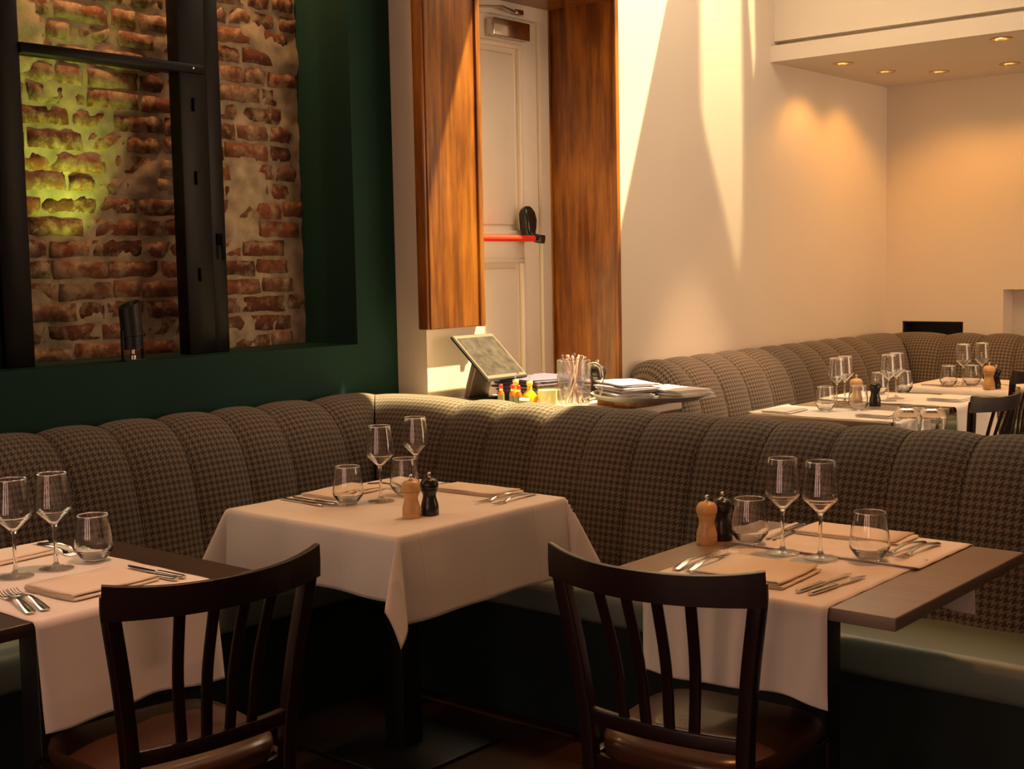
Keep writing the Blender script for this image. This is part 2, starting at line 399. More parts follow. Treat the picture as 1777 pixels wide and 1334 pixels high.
for z0, z1 in ((1.61, 2.545), (.25, 1.495)):
    p = obj('panel', dbox(4.42, 5.068, z0, z1, -.045, -.018), M['whitedoor'], dr)
    b = bmesh.new()
    for q in ((4.42, 5.068, z0, z0+.022), (4.42, 5.068, z1-.022, z1), (4.42, 4.442, z0+.022, z1-.022), (5.046, 5.068, z0+.022, z1-.022)): dbox(*q, -.02, .006, b, .005)
    obj('moulding', b, M['whitedoor'], p)
    obj('field', dbox(4.47, 5.018, z0+.05, z1-.05, -.02, -.010, None, .006), M['whitedoor'], p)
cl = obj('closer', dbox(4.80, 5.078, 2.556, 2.642, 0, .055, None, .006), M['steel'], dr)
b = bmesh.new(); sweep([(.05, 4.68-4.75, 2.672), (.075, 4.83-4.75, 2.69), (.035, 4.99-4.75, 2.684)], rrect(.03, .008, .002), b)
box(.015, .055, 4.97-4.75, 5.03-4.75, 2.676, 2.70, b, .003); box(.02, .05, 4.66-4.75, 4.70-4.75, 2.64, 2.68, b, .003)
obj('closer_arm', b, M['steel'], cl)
pb = obj('panic_bar', sweep([(.10, 4.36-4.75, 1.59), (.10, 5.02-4.75, 1.59)], circ(.0155, 16)), M['red'], dr)
bm_ = sweep([(.03, 0, 1.745), (.034, 0, 1.735), (.040, 0, 1.715), (.046, 0, 1.68), (.046, 0, 1.64), (.048, 0, 1.612), (.06, .006, 1.598)], rrect(.088, .06, .018, 4), None, up=Vector((1, 0, 0)), scale=lambda t: (.45+.55*min(1, t*3.2) if t < .55 else 1-.45*(t-.55)/.45, .6+.4*min(1, t*2)))
sweep([(.035, .0, 1.625), (.06, .012, 1.60), (.10, .022, 1.588), (.118, .028, 1.586)], rrect(.062, .042, .014, 4), bm_, up=Vector((0, 0, 1)))
for v in bm_.verts: v.co.y += 5.045-4.75
obj('bar_end', bm_, M['blackgloss'], dr)

# ------------------------------------------------------------------ niche: brickwork, black window frame, uplight
def brick_mesh(L, Hh, seed):
    rnd = random.Random(seed); b = bmesh.new(); nx, nz = 5, 2
    D = .045; front = []
    for k in range(nz+1):
        row = []
        for i in range(nx+1):
            y = -L/2+L*i/nx; z = -Hh/2+Hh*k/nz
            edge = i in (0, nx) or k in (0, nz)
            jy = rnd.uniform(-.006, .006); jz = rnd.uniform(-.0045, .0045); d = rnd.uniform(-.007, .004)-(.0035 if edge else 0)-(.004 if i in (0, nx) and k in (0, nz) else 0)
            row.append(b.verts.new((d, y+jy, z+jz)))
        front.append(row)
    for k in range(nz):
        for i in range(nx): b.faces.new((front[k][i], front[k][i+1], front[k+1][i+1], front[k+1][i]))
    loop = front[0]+[front[k][nx] for k in range(1, nz+1)]+front[nz][-2::-1]+[front[k][0] for k in range(nz-1, 0, -1)]
    bkv = [b.verts.new((-D, v.co.y, v.co.z)) for v in loop]
    for i in range(len(loop)):
        j = (i+1) % len(loop); b.faces.new((loop[i], bkv[i], bkv[j], loop[j]))
    bmesh.ops.recalc_face_normals(b, faces=list(b.faces))
    for f in b.faces: f.smooth = True
    return b
def to_mesh(bm, name, mat):
    me = bpy.data.meshes.new(name); bm.normal_update(); bm.to_mesh(me); bm.free(); me.materials.append(mat); return me
XBK = -4.265
mb = bmesh.new(); ny, nz = 130, 130
g = [[None]*(nz+1) for _ in range(ny+1)]
rn = random.Random(3)
from mathutils import noise as mnoise
for i in range(ny+1):
    for k in range(nz+1):
        y = 1.75+(NY-1.75)*i/ny; z = 1.13+(3.05-1.13)*k/nz
        d = mnoise.fractal(Vector((y*14, z*14, 1)), .9, 2.1, 5)*.007
        blot = mnoise.noise(Vector((y*3.1, z*3.6, 5)))
        if blot > .29: d += min(.013, (blot-.29)*.08)
        g[i][k] = mb.verts.new((XBK-.0125+d, y, z))
for i in range(ny):
    for k in range(nz): mb.faces.new((g[i][k], g[i+1][k], g[i+1][k+1], g[i][k+1])).smooth = True
wn = struct('wall_niche', mb, M['mortar'], 'old brick wall with crumbling lime mortar in the window niche')
FULL = [to_mesh(brick_mesh(.212, .060, s), 'brick_full', M['brick']) for s in range(8)]
HALF = [to_mesh(brick_mesh(.102, .060, 40+s), 'brick_half', M['brick']) for s in range(5)]
SHORT = [to_mesh(brick_mesh(.155, .056, 80+s), 'brick_short', M['brick']) for s in range(5)]
row = 0; z = 1.13+.036
while z < 3.03:
    y = 1.78 - random.uniform(0, .1) - (.11 if row % 2 else 0)
    while y < NY-.03:
        r = random.random()
        me, L = (random.choice(FULL), .212) if r < .55 else ((random.choice(SHORT), .155) if r < .75 else (random.choice(HALF), .102))
        if y+L > NY+.01:
            if NY-y > .09: me, L = random.choice(HALF), .102
            else: break
        if y+L/2 > 1.75:
            o = obj('brick', me, None, wn, (XBK+random.uniform(-.009, .006), y+L/2, z+random.uniform(-.004, .004)))
            o.rotation_euler = (random.gauss(0, .012)+(PI if random.random() < .5 else 0), random.gauss(0, .012), random.gauss(0, .015))
        y += L+random.uniform(.010, .022)
    z += .0765+random.uniform(-.003, .003); row += 1
# black window frame standing in the niche
wf = thing('window_1', 'black steel window frame in front of the brick niche', 'window', (-4.10, 2.7, SILL)); wf['kind'] = 'structure'; del wf['category']
def wpart(name, y0, y1, z0, z1, x0=-.03, x1=.03, bev=.004, mat='steelblack', parent=None):
    return obj(name, box(x0, x1, y0-2.7, y1-2.7, z0-SILL, z1-SILL, None, bev), M[mat], parent or wf)
wpart('mullion', 2.945, 3.07, SILL, 3.05, -.035, .03); wpart('sash_stile', 3.072, 3.145, SILL, 3.05, -.05, .012)
wpart('frame_post', 1.72, 2.21, SILL, 3.05, -.045, .02); wpart('sash_stile', 2.212, 2.315, SILL, 3.05, -.03, .035)
cbx = wpart('crossbar', 2.315, 2.945, 2.188, 2.226, -.02, .03); wpart('glazing_rail', 2.315, 3.05, 2.190, 2.224, .03, .045, .003, parent=cbx)
obj('screw', lathe([(.004, 0), (.004, .003), (0, .004)], 10), M['steel'], cbx).matrix_local = Matrix.Translation((.045, 3.0-2.7, 2.207-SILL)) @ Matrix.Rotation(PI/2, 4, 'Y')
b = bmesh.new(); box(.012, .024, 3.10-2.7, 3.125-2.7, 1.555-SILL, 1.60-SILL, b, .003); sweep([(.03, 3.112-2.7, 1.60-SILL), (.035, 3.112-2.7, 1.50-SILL)], circ(.006, 8), b)
obj('catch', b, M['steelblack'], wf)
for zz in (1.42, 1.78, 2.05): obj('hinge', box(.03, .042, 3.0-2.7, 3.008-2.7, zz-SILL, zz+.05-SILL, None, .002), M['steelblack'], wf)
# uplight
t = thing('uplight', 'black cylindrical uplight with slanted mouth standing on the green sill', 'uplight', (-4.0, 2.652, SILL))
b = lathe([(0, .085), (.034, .085), (.034, .088), (.038, .090), (.038, .21), (.034, .21), (.034, .12), (0, .12)], 36)
for v in b.verts:
    if v.co.z > .2: v.co.z += .6*(v.co.y)*.55-.01
bmesh.ops.rotate(b, verts=b.verts, cent=(0, 0, .09), matrix=Matrix.Rotation(math.radians(4), 3, 'X'))
sh = obj('shade', b, M['black'], t)
b = bmesh.new()
for k in range(6): lathe([(.030, .045+k*.007), (.038, .045+k*.007), (.038, .049+k*.007), (.030, .049+k*.007)], 30, b, closed=True)
lathe([(0, .04), (.03, .04), (.03, .088), (0, .088)], 24, b)
obj('heat_sink', b, M['black'], t)
b = bmesh.new()
for s in (-1, 1):
    box(-.008, .008, s*.041-.003, s*.041+.003, 0, .11, b, .002)
box(-.02, .02, -.044, .044, 0, .005, b, .001)
obj('bracket', b, M['black'], t)
obj('cable_gland', lathe([(.012, .005), (.012, .02), (.007, .024), (.007, .04)], 16), M['steel'], t)
obj('lamp_lens', lathe([(0, .123), (.033, .123), (.033, .126), (0, .126)], 24), emit('green_lens', (.6, 1, .12), 3), t)
light('SPOT', 'uplight_beam', (-4.0, 2.655, SILL+.20), (-4.262, 2.50, SILL+.95), 26, (.70, 1.0, .10), spot_size=math.radians(62), spot_blend=1.0, shadow_soft_size=.012)
nw = light('AREA', 'niche_fill_beam', (-4.165, 2.85, 3.03), (-4.20, 2.85, 1.2), 12, (1, .50, .20), shape='RECTANGLE', size=1.5, size_y=.04)  # area lamp added behind the frame to brighten the bricks
t = thing('added_fill_strip', 'slim strip added to brighten the bricks from the niche head', 'light strip', (-4.165, 2.85, 3.05))  # made-up body for the added niche lamp
obj('added_strip_body', box(-.03, .03, -.75, .75, -.012, 0, None, .003), M['black'], t)

# ------------------------------------------------------------------ banquettes
PROF = [(-.028, .78), (-.022, .86), (0, .908), (.045, .936), (.10, .947), (.155, .938), (.205, .910), (.25, .864), (.283, .806), (.308, .735), (.328, .65), (.345, .55), (.362, .45)]
pp = bez([(d, 0, z_) for d, z_ in PROF], 3); PROF = [(p.x, p.z) for p in pp]
PN = []
for i in range(len(PROF)):
    a = PROF[max(i-1, 0)]; c = PROF[min(i+1, len(PROF)-1)]
    t = Vector((c[0]-a[0], c[1]-a[1])).normalized(); n = Vector((-t.y, t.x))
    # outward: away from inside point (.12,.6)
    if n.dot(Vector((PROF[i][0]-.12, PROF[i][1]-.62))) < 0: n = -n
    PN.append(n)
PL = [0]
for i in range(1, len(PROF)): PL.append(PL[-1]+math.dist(PROF[i], PROF[i-1]))
def channel(a0, a1, frame, mitre0=None, mitre1=None, start=0, bulge=.020, endcap=None, na=10, tb=False):
    """one stuffed channel between along-coordinates a0 and a1; frame(a, d, z) -> world point.
    mitre: function d -> along-coordinate of that end"""
    b = bmesh.new(); uvl = b.loops.layers.uv.new('UVMap'); G = []
    idx = range(start, len(PROF))
    for ip in idx:
        d, z_ = PROF[ip]; n = PN[ip]; rowv = []
        for k in range(na+1):
            t = k/na; e0 = mitre0(d) if mitre0 else a0; e1 = mitre1(d) if mitre1 else a1
            a = e0+(e1-e0)*t
            s = (1-abs(2*t-1)**2.6)
            off = bulge*s-.012*(1-s)*0-.004
            if endcap and endcap[0] == 0 and t < .5: off -= .075*(1-2*t)**2.2
            if endcap and endcap[0] == 1 and t > .5: off -= .075*(2*t-1)**2.2
            v = b.verts.new(frame(a, d+n.x*off, z_+n.y*off)); rowv.append((v, a, PL[ip]))
        G.append(rowv)
    for r0, r1 in zip(G, G[1:]):
        for k in range(na):
            q = (r0[k], r0[k+1], r1[k+1], r1[k]); f = b.faces.new([x[0] for x in q]); f.smooth = True
            for lp, x in zip(f.loops, q): lp[uvl].uv = (x[1], x[2])
    b.normal_update()
    # face outward (towards +d)
    c = sum((f.normal for f in b.faces), Vector()); ref = frame(0, 1, .5)-frame(0, 0, .5)
    if c.dot(ref) < 0: bmesh.ops.reverse_faces(b, faces=list(b.faces))
    return b
YR = 3.78                                   # rear of the divider banquette
frL = lambda a, d, z_: Vector((XG+.004+max(d, 0), a, z_))
frR = lambda a, d, z_: Vector((a, YR-d, z_))
lb = thing('banquette', 'green-seated houndstooth banquette running along the dark green wall', 'banquette', (0, 0, 0))
mL = lambda d: YR-d
mR = lambda d: XG+.006+max(d, 0)
def run(root, seams, frame, first=None, last=None, start=0, cap0=False, bulge=.018):
    # seams with None marks a mitred end
    n = len(seams)
    for k in range(n-1):
        a0, a1 = seams[k], seams[k+1]
        o = obj('back_channel', channel(a0, a1, frame, first if a0 is None else None, last if a1 is None else None, start, bulge=bulge, endcap=(0,) if (cap0 and k == 0) else None), M['hound'], root)
        if a0 is not None and k > 0:
            path = [frame(a0, PROF[i][0]-PN[i].x*.002, PROF[i][1]-PN[i].y*.002) for i in range(start, len(PROF), 2)]
            wb_ = sweep(path, circ(.0032, 6)); uvl = wb_.loops.layers.uv.new('UVMap')
            for f in wb_.faces:
                for lp in f.loops: lp[uvl].uv = (lp.vert.co.x+lp.vert.co.y, lp.vert.co.z)
            obj('welt', wb_, M['hound'], root)
I0 = next(i for i, q in enumerate(PROF) if q[0] >= -.001)
seL = [-.10, .16, .42, .68, .94, 1.20, 1.45, 1.70, 1.95, 2.188, 2.41, 2.638, 2.869, 3.074, 3.342, None]
# corner channels are short at the bottom because of the mitre; the seam nearest the corner stays above the table
run(lb, seL, frL, last=mL, start=I0)
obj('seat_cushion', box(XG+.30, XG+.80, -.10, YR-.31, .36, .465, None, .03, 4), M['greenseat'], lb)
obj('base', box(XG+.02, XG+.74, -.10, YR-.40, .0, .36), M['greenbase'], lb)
rb = thing('banquette', 'houndstooth divider banquette with green seat, backing onto the waiter station', 'banquette', (0, 0, 0))
seR = [None, -3.318, -3.103, -2.882, -2.658, -2.455, -2.219, -1.995, -1.771, -1.568, -1.356, -1.14, -.92, -.70, -.48, -.26]
run(rb, seR, frR, first=mR, bulge=.013)
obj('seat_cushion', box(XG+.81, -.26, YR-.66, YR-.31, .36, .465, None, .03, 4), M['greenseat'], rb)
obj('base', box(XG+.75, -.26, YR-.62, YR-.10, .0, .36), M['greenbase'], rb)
obj('rear_panel', box(XG+.18, -.26, YR-.01, YR+.025, .0, .86), M['greenbase'], rb)
b = bmesh.new()
fb = thing('banquette', 'far houndstooth banquette along the sunlit cream wall', 'banquette', (0, 0, 0))
frF = lambda a, d, z_: Vector((XP+.004+max(d, 0), a, z_+.014))
frB = lambda a, d, z_: Vector((a, YB-.004-max(d, 0), z_+.014))
seF = [5.335, 5.56, 5.80, 6.04, 6.28, 6.52, 6.76, 7.00, 7.24, 7.48, 7.72, None]
run(fb, seF, frF, last=lambda d: YB-.004-d, start=I0, cap0=True)
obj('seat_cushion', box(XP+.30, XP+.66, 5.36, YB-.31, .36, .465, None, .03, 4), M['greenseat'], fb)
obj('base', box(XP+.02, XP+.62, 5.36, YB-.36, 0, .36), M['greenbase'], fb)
obj('end_panel', box(XP+.004, XP+.33, 5.345, 5.36, 0, .86, None, .005), M['greenbase'], fb)
bb = thing('banquette', 'far houndstooth banquette under the two wall recesses', 'banquette', (0, 0, 0))
seB = [None]+[-3.30+.24*i for i in range(14)]
run(bb, seB, frB, first=lambda d: XP+.004+d, start=I0)
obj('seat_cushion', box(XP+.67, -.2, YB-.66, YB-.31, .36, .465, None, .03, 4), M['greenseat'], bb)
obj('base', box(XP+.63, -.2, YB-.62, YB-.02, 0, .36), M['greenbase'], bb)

# ------------------------------------------------------------------ tables
TZ = .75
def table(label, x0, x1, y0, y1, mat, rim=.028):
    cx, cy = (x0+x1)/2, (y0+y1)/2
    t = thing('table', label, 'table', (cx, cy, 0)); hx, hy = (x1-x0)/2, (y1-y0)/2
    obj('table_top', box(-hx, hx, -hy, hy, TZ-rim, TZ, None, .003), mat, t)
    obj('column', box(-.04, .04, -.04, .04, .012, TZ-rim-.01, None, .004), M['black'], t)
    obj('base_plate', box(-.21, .21, -.21, .21, 0, .012, None, .004), M['black'], t)
    obj('top_bracket', box(-.16, .16, -.16, .16, TZ-rim-.012, TZ-rim, None, .002), M['black'], t)
    return t
T1 = table('dark wooden bistro table in the left foreground with runner cloth', -3.12, -2.43, 1.21, 1.915, M['tabletop'])
T2 = table('square corner table hidden under the draped white tablecloth', -3.12, -2.415, 2.375, 3.08, M['tabletop'])
T3 = table('grey-brown wooden bistro table in the right foreground', -1.755, -1.05, 2.392, 3.12, M['tabletop_grey'])
T4 = table('far bistro table with dark wooden edge behind the divider banquette', -3.06, -2.37, 5.31, 5.99, M['tabletop_grey'])
T5 = table('second far bistro table, just behind the dark-edged one', -3.06, -2.37, 6.02, 6.62, M['tabletop'])
T6 = table('farthest bistro table under a white tablecloth by the rear banquette', -3.0, -2.42, 6.90, 7.52, M['tabletop'])

def sheet(name, pts_fn, nu, nv, mat, thick=.0016, parent=None):
    """closed thin cloth from pts_fn(i,j)->(point) top side"""
    b = bmesh.new(); A = [[b.verts.new(pts_fn(i/nu, j/nv)) for j in range(nv+1)] for i in range(nu+1)]
    for i in range(nu):
        for j in range(nv): b.faces.new((A[i][j], A[i+1][j], A[i+1][j+1], A[i][j+1])).smooth = True
    bmesh.ops.recalc_face_normals(b, faces=list(b.faces))
    b.normal_update()
    zc = max(b.faces, key=lambda f: abs(f.normal.z)*f.calc_area())
    if zc.normal.z < 0: bmesh.ops.reverse_faces(b, faces=list(b.faces))
    o = obj(name, b, mat, parent); md = o.modifiers.new('thickness', 'SOLIDIFY'); md.thickness = thick; md.offset = 1
    return o
def runner(label, axis, e0, e1, w0, w1, drop0, drop1, ztop=TZ+.0006, seed=1, rim=.028, w_=None):
    """runner along axis ('x' or 'y') from edge e0 to e1 of the table, drop0 over e0 and drop1 over e1; width w0..w1 on the other axis"""
    r = .010; top = abs(e1-e0); sg = 1 if e1 > e0 else -1
    arc = PI/2*r
    total = (drop0-r if drop0 else 0)+(arc if drop0 else 0)+top+(arc if drop1 else 0)+(drop1-r if drop1 else 0)
    rnd = random.Random(seed); ph = [rnd.uniform(0, 6) for _ in range(6)]
    def f(u, v):
        s = u*total; wd = w0+(w1-w0)*v; out = 0
        d0 = (drop0-r) if drop0 else 0; a0 = arc if drop0 else 0
        if s < d0: h = d0-s; along = -r; z_ = ztop-r-h; hang = h
        elif s < d0+a0: th = (s-d0)/r; along = -r*math.cos(th); z_ = ztop-r+r*math.sin(th); hang = 0
        elif s < d0+a0+top: along = s-d0-a0; z_ = ztop+.0006*math.sin(9*v+ph[0]+40*u); hang = 0
        elif drop1 and s < d0+a0+top+arc: th = (s-d0-a0-top)/r; along = top+r*math.sin(th); z_ = ztop-r+r*math.cos(th); hang = 0
        else: h = s-d0-a0-top-arc; along = top+r; z_ = ztop-r-h; hang = h
        if hang:
            wv = (math.sin(v*9+ph[1])+.6*math.sin(v*17+ph[2]))*.010*min(1, hang/.16)+hang*.05
            along += -wv-.002 if s < d0 else wv+.002
            wd += .012*hang/.2*math.sin(ph[3]+2*v)
            z_ += .006*math.sin(5*v+ph[4])*hang/.2
        a = e0+sg*along
        return (a, wd, z_) if axis == 'x' else (wd, a, z_)
    return tag(sheet('table_runner', f, 150, 24, M['linen']), label, 'runner', 'white runners on the wooden tables')
runner('white runner hanging toward the chair on the left foreground table', 'x', -2.43, -3.12, 1.346, 1.79, .225, 0, seed=2)
runner('white runner draped toward the slatted chair on the right foreground table', 'y', 2.392, 2.88, -1.64, -1.19, .205, 0, seed=5)
runner('white runner on the banquette half of the right foreground table', 'y', 3.12, 2.80, -1.655, -1.175, .17, 0, ztop=TZ+.0026, seed=9)
runner('white runner covering the far table with the dark wooden edge', 'x', -2.37, -3.06, 5.34, 5.72, .20, 0, seed=12)
runner('white runner covering the rear half of the second far table', 'x', -2.37, -3.06, 6.04, 6.55, .21, 0, seed=15)

def tablecloth(label, x0, x1, y0, y1, ox, oy, ox2, oy2, front=None, n=90, zt=TZ, seed=4, A=27):
    cx, cy = (x0+x1)/2, (y0+y1)/2; hx, hy = (x1-x0)/2+.003, (y1-y0)/2+.003
    def f(u, v):
        # cloth coordinates with more samples over the corners
        U = -hx-ox2+(2*hx+ox+ox2)*u; V = -hy-oy+(2*hy+oy+oy2)*v
        a = max(0, abs(U)-hx); b_ = max(0, abs(V)-hy); sx = 1 if U > 0 else -1; sy = 1 if V > 0 else -1
        px_, py_ = max(-hx, min(hx, U)), max(-hy, min(hy, V))
        zz = zt+.0008
        if a == 0 and b_ == 0:
            return (cx+px_, cy+py_, zz+.0006*math.sin(U*23)*math.sin(V*19))
        r = math.hypot(a, b_); t = math.atan2(b_, a)/(PI/2)
        a0 = math.radians(5); pk = (1-abs(2*t-1))
        amax = math.radians(A); sk = t
        if sx > 0 and sy < 0:                       # the corner towards the room: one deep pleat
            amax = math.radians(33); pk = min(1, max(0, t/.62)) if t < .62 else max(0, (1-t)/.38)
            sk = t**.8
        al = a0+(amax-a0)*pk**1.15
        ps = sk*PI/2
        wob = 0
        if t in (0.0, 1.0):
            q = V if t == 0 else U
            wob = .006*math.sin(q*11+seed)+.004*math.sin(q*23+seed*2)
            wob *= min(1, r/.12)
        rr = .010; lead = min(1, r/.016)
        outw = r*math.sin(al)*lead+wob+.004*lead
        dwn = max(0, r*math.cos(al)-.004*lead)
        if r < .016: dwn = r*r/.032
        return (cx+px_+sx*outw*math.cos(ps), cy+py_+sy*outw*math.sin(ps), zz-dwn)
    return tag(sheet('tablecloth', f, n, n, M['pressed'], .0018), label, 'tablecloth')
tablecloth('square white tablecloth with hanging pointed corners on the corner table', -3.12, -2.415, 2.375, 3.08, .235, .175, .17, .20, n=110)
tablecloth('white tablecloth on the farthest table by the rear banquette', -3.0, -2.42, 6.90, 7.52, .03, .10, .18, .18, n=50, seed=7)

# ------------------------------------------------------------------ chairs
def make_chair(label, loc, rz, group=None):
    t = thing('dining_chair', label, 'chair', loc, rz, group)
    arcx = lambda u, w_, y0, bl: Vector((u*w_, y0-bl*(1-u*u), 0))
    # top rail: curved board, swept-up horn ends
    n = 28; b = bmesh.new(); rings = []
    for i in range(n+1):
        u = -1+2*i/n; c = arcx(u, .243, -.215, .062); e = abs(u)
        top = .862+.016*e**3; bot = .806-.006*(1-e*e)
        th = .012
        tx = Vector((.243, 2*.062*u, 0)).normalized(); nn = Vector((tx.y, -tx.x, 0))
        lean = -.12
        pts = []
        for (s, q) in ((-1, 0), (-1, .5), (-.8, .96), (0, 1.0), (.8, .96), (1, .5), (1, 0), (0, -.02)):
            z_ = bot+(top-bot)*q; p = c+nn*(s*th*(1-.25*q)); p.y += lean*(z_-.80); p.z = z_; pts.append(b.verts.new(p))
        rings.append(pts)
    for a, c in zip(rings, rings[1:]):
        for i in range(8): j = (i+1) % 8; b.faces.new((a[i], a[j], c[j], c[i]))
    b.faces.new(rings[0][::-1]); b.faces.new(rings[-1]); bmesh.ops.recalc_face_normals(b, faces=list(b.faces)); smooth(b, 50)
    obj('top_rail', b, M['chair'], t)
    lw, ly, lz = .178, -.185, .512
    b = bmesh.new(); path = [arcx(-1+2*i/16, lw, ly, .022)+Vector((0, 0, lz)) for i in range(17)]
    sweep(path, rrect(.020, .034, .005), b); obj('lower_rail', b, M['chair'], t)
    for s in (-1, 1):
        path = bez([(s*.200, -.155, 0), (s*.186, -.170, .25), (s*.180, -.182, .46), (s*.197, -.198, .64), (s*.219, -.213, .78), (s*.225, -.216, .820), (s*.2265, -.219, .850)], 6)
        obj('rear_post', sweep(path, rrect(.032, .030, .005), None, up=Vector((0, 1, 0)), scale=lambda q: (1, 1 if q < .7 else 1-.9*(q-.7))), M['chair'], t)
        path = [(s*.180, .185, 0), (s*.190, .180, .25), (s*.195, .175, .42)]
        obj('front_leg', sweep(path, rrect(.036, .036, .006), None, up=Vector((0, 1, 0)), scale=lambda q: (.75+.25*q, .75+.25*q)), M['chair'], t)
    for k in range(4):
        u0 = -.445+.2967*k; lo = arcx(u0, lw, ly, .022)+Vector((0, 0, lz)); hi = arcx(u0*.97, .243, -.215, .062)+Vector((0, .003, .81))
        mid = (lo+hi)/2+Vector((0, .012, 0))
        obj('slat', sweep(bez([lo, mid, hi], 6), rrect(.024, .009, .003), None, up=Vector((0, 1, 0))), M['chair'], t)
    b = bmesh.new()
    box(-.19, .19, .165, .19, .36, .425, b, .004); box(-.175, .175, -.185, -.162, .36, .425, b, .004)
    for s in (-1, 1): sweep([(s*.178, -.17, .392), (s*.193, .175, .392)], rrect(.022, .065, .003), b)
    obj('seat_frame', b, M['chair'], t)
    # padded seat
    b = bmesh.new(); nr, ns = 12, 48; rings = []
    for k in range(nr+1):
        q = k/nr; ring = []
        for i in range(ns):
            a = 2*PI*i/ns; ca, sa = math.cos(a), math.sin(a); ex = 4.2
            rad = (abs(ca)**ex+abs(sa)**ex)**(-1/ex)
            if q < .75: rr = q/.75; hgt = .478-.016*rr**3.2
            else: p_ = (q-.75)/.25; rr = 1+.022*math.sin(PI*p_); hgt = .462-.037*p_
            y = .012+rad*sa*.205*rr; wv = .208-(.03*(.2-y)/.4)
            ring.append(b.verts.new((rad*ca*wv*rr, y, hgt)) if k else None)
        rings.append(ring)
    c0 = b.verts.new((0, .012, .478))
    for i in range(ns): b.faces.new((c0, rings[1][i], rings[1][(i+1) % ns]))
    for a, c in zip(rings[1:], rings[2:]):
        for i in range(ns): j = (i+1) % ns; b.faces.new((a[i], c[i], c[j], a[j]))
    b.faces.new(rings[-1]); bmesh.ops.recalc_face_normals(b, faces=list(b.faces)); smooth(b, 60)
    obj('seat_pad', b, M['leather'], t)
    return t
C2 = make_chair('dark slat-back chair with brown leather seat at the right foreground table', (-1.448, 2.335, 0), math.radians(4))
def chair_copy(src, label, loc, rz):
    c = copy_tree(src); c.location = loc; c.rotation_euler = (0, 0, rz); c['label'] = label; return c
chair_copy(C2, 'dark slat-back chair with brown leather seat at the left foreground table', (-2.325, 1.585, 0), math.radians(84))
chair_copy(C2, 'dark chair beyond the divider banquette, at the second far table', (-2.25, 5.645, 0), math.radians(87))
chair_copy(C2, 'dark chair at the farthest table, cut by the right edge of the picture', (-2.575, 6.96, 0), math.radians(94))

# ------------------------------------------------------------------ glassware, mills, cutlery, napkins
def wine_mesh(H=.231):
    out = [(0, 0), (.030, 0), (.0405, .0008), (.0412, .0018), (.040, .003), (.025, .0048), (.012, .0085), (.0058, .016), (.0042, .03), (.0040, .06), (.0042, .092), (.0052, .103), (.0085, .1095), (.020, .121), (.0345, .1345), (.0418, .1425), (.0432, .1475), (.0428, .153), (.0395, .185), (.0350, .218), (.0337, .2290), (.0337, .2305)]
    inn = [(.0328, .2316), (.0319, .2305), (.0321, .2290), (.0339, .218), (.0384, .185), (.0417, .153), (.0420, .148), (.0406, .1435), (.0335, .136), (.0190, .1232), (.0080, .1130), (0, .1112)]
    return split_glass(to_mesh(lathe(dens(out)+dens(inn), 48, ang=80), 'wine_glass', M['glass']), lambda c: 3 if c.z > .2296 else (2 if c.z < .012 else 0))
def tumbler_mesh():
    out = [(0, 0), (.022, 0), (.0262, .0015), (.031, .008), (.0425, .0235), (.0460, .030), (.0463, .035), (.0445, .060), (.0400, .095), (.0373, .1124), (.0372, .1140)]
    inn = [(.0363, .1150), (.0354, .1140), (.0355, .1124), (.0388, .095), (.0433, .060), (.0449, .036), (.0440, .031), (.0400, .0255), (.028, .0115), (.020, .0088), (0, .0080)]
    return split_glass(to_mesh(lathe(dens(out)+dens(inn), 48, ang=80), 'tumbler', M['glass']), lambda c: 3 if c.z > .1132 else (1 if c.z < .002 else 0))
WG, TU = wine_mesh(), tumbler_mesh()
ZT = TZ+.0030                               # on cloth
def wine(label, x, y, z=ZT, g='wine glasses'): return tag(obj('wine_glass', WG, None, None, (x, y, z)), label, 'wine glass', g)
def tumbler(label, x, y, z=ZT, flip=False, g='water tumblers'):
    o = tag(obj('tumbler', TU, None, None, (x, y, z+(.1148 if flip else 0))), label, 'tumbler', g)
    if flip: o.rotation_euler = (PI, 0, 0)
    return o
mb_ = lathe([(0, 0), (.0255, 0), (.0262, .002), (.0262, .014), (.0250, .015), (.0250, .0165), (.0262, .018), (.0258, .026), (.0235, .036), (.0202, .047), (.0190, .055), (.0200, .062), (.0230, .069), (.0242, .0725), (.0232, .0738), (.0225, .075), (0, .075)], 36)
MILLB = {k: to_mesh(mb_.copy(), 'mill_body', M[k]) for k in ('millwood', 'millblack')}
mh_ = lathe([(0, .0752), (.0225, .0752), (.0245, .0762), (.0262, .081), (.0266, .088), (.0250, .096), (.0195, .1030), (.010, .1062), (.0055, .1068), (0, .1068)], 36)
MILLH = {k: to_mesh(mh_.copy(), 'mill_head', M[k]) for k in ('millwood', 'millblack')}
MILLK = to_mesh(lathe([(.0075, .1068), (.0075, .1078), (.0035, .1088), (.0030, .112), (.0052, .1145), (.0060, .118), (.0050, .1215), (.0025, .1232), (0, .1236)], 20), 'mill_knob', M['steel'])
def mill(label, x, y, kind, z=ZT, s=1.0):
    t = thing('pepper_mill' if kind == 'millblack' else 'salt_mill', label, 'mill', (x, y, z), group='salt and pepper mills'); t.scale = (s, s, s)
    obj('body', MILLB[kind], None, t); obj('head', MILLH[kind], None, t); obj('knob', MILLK, None, t); return t
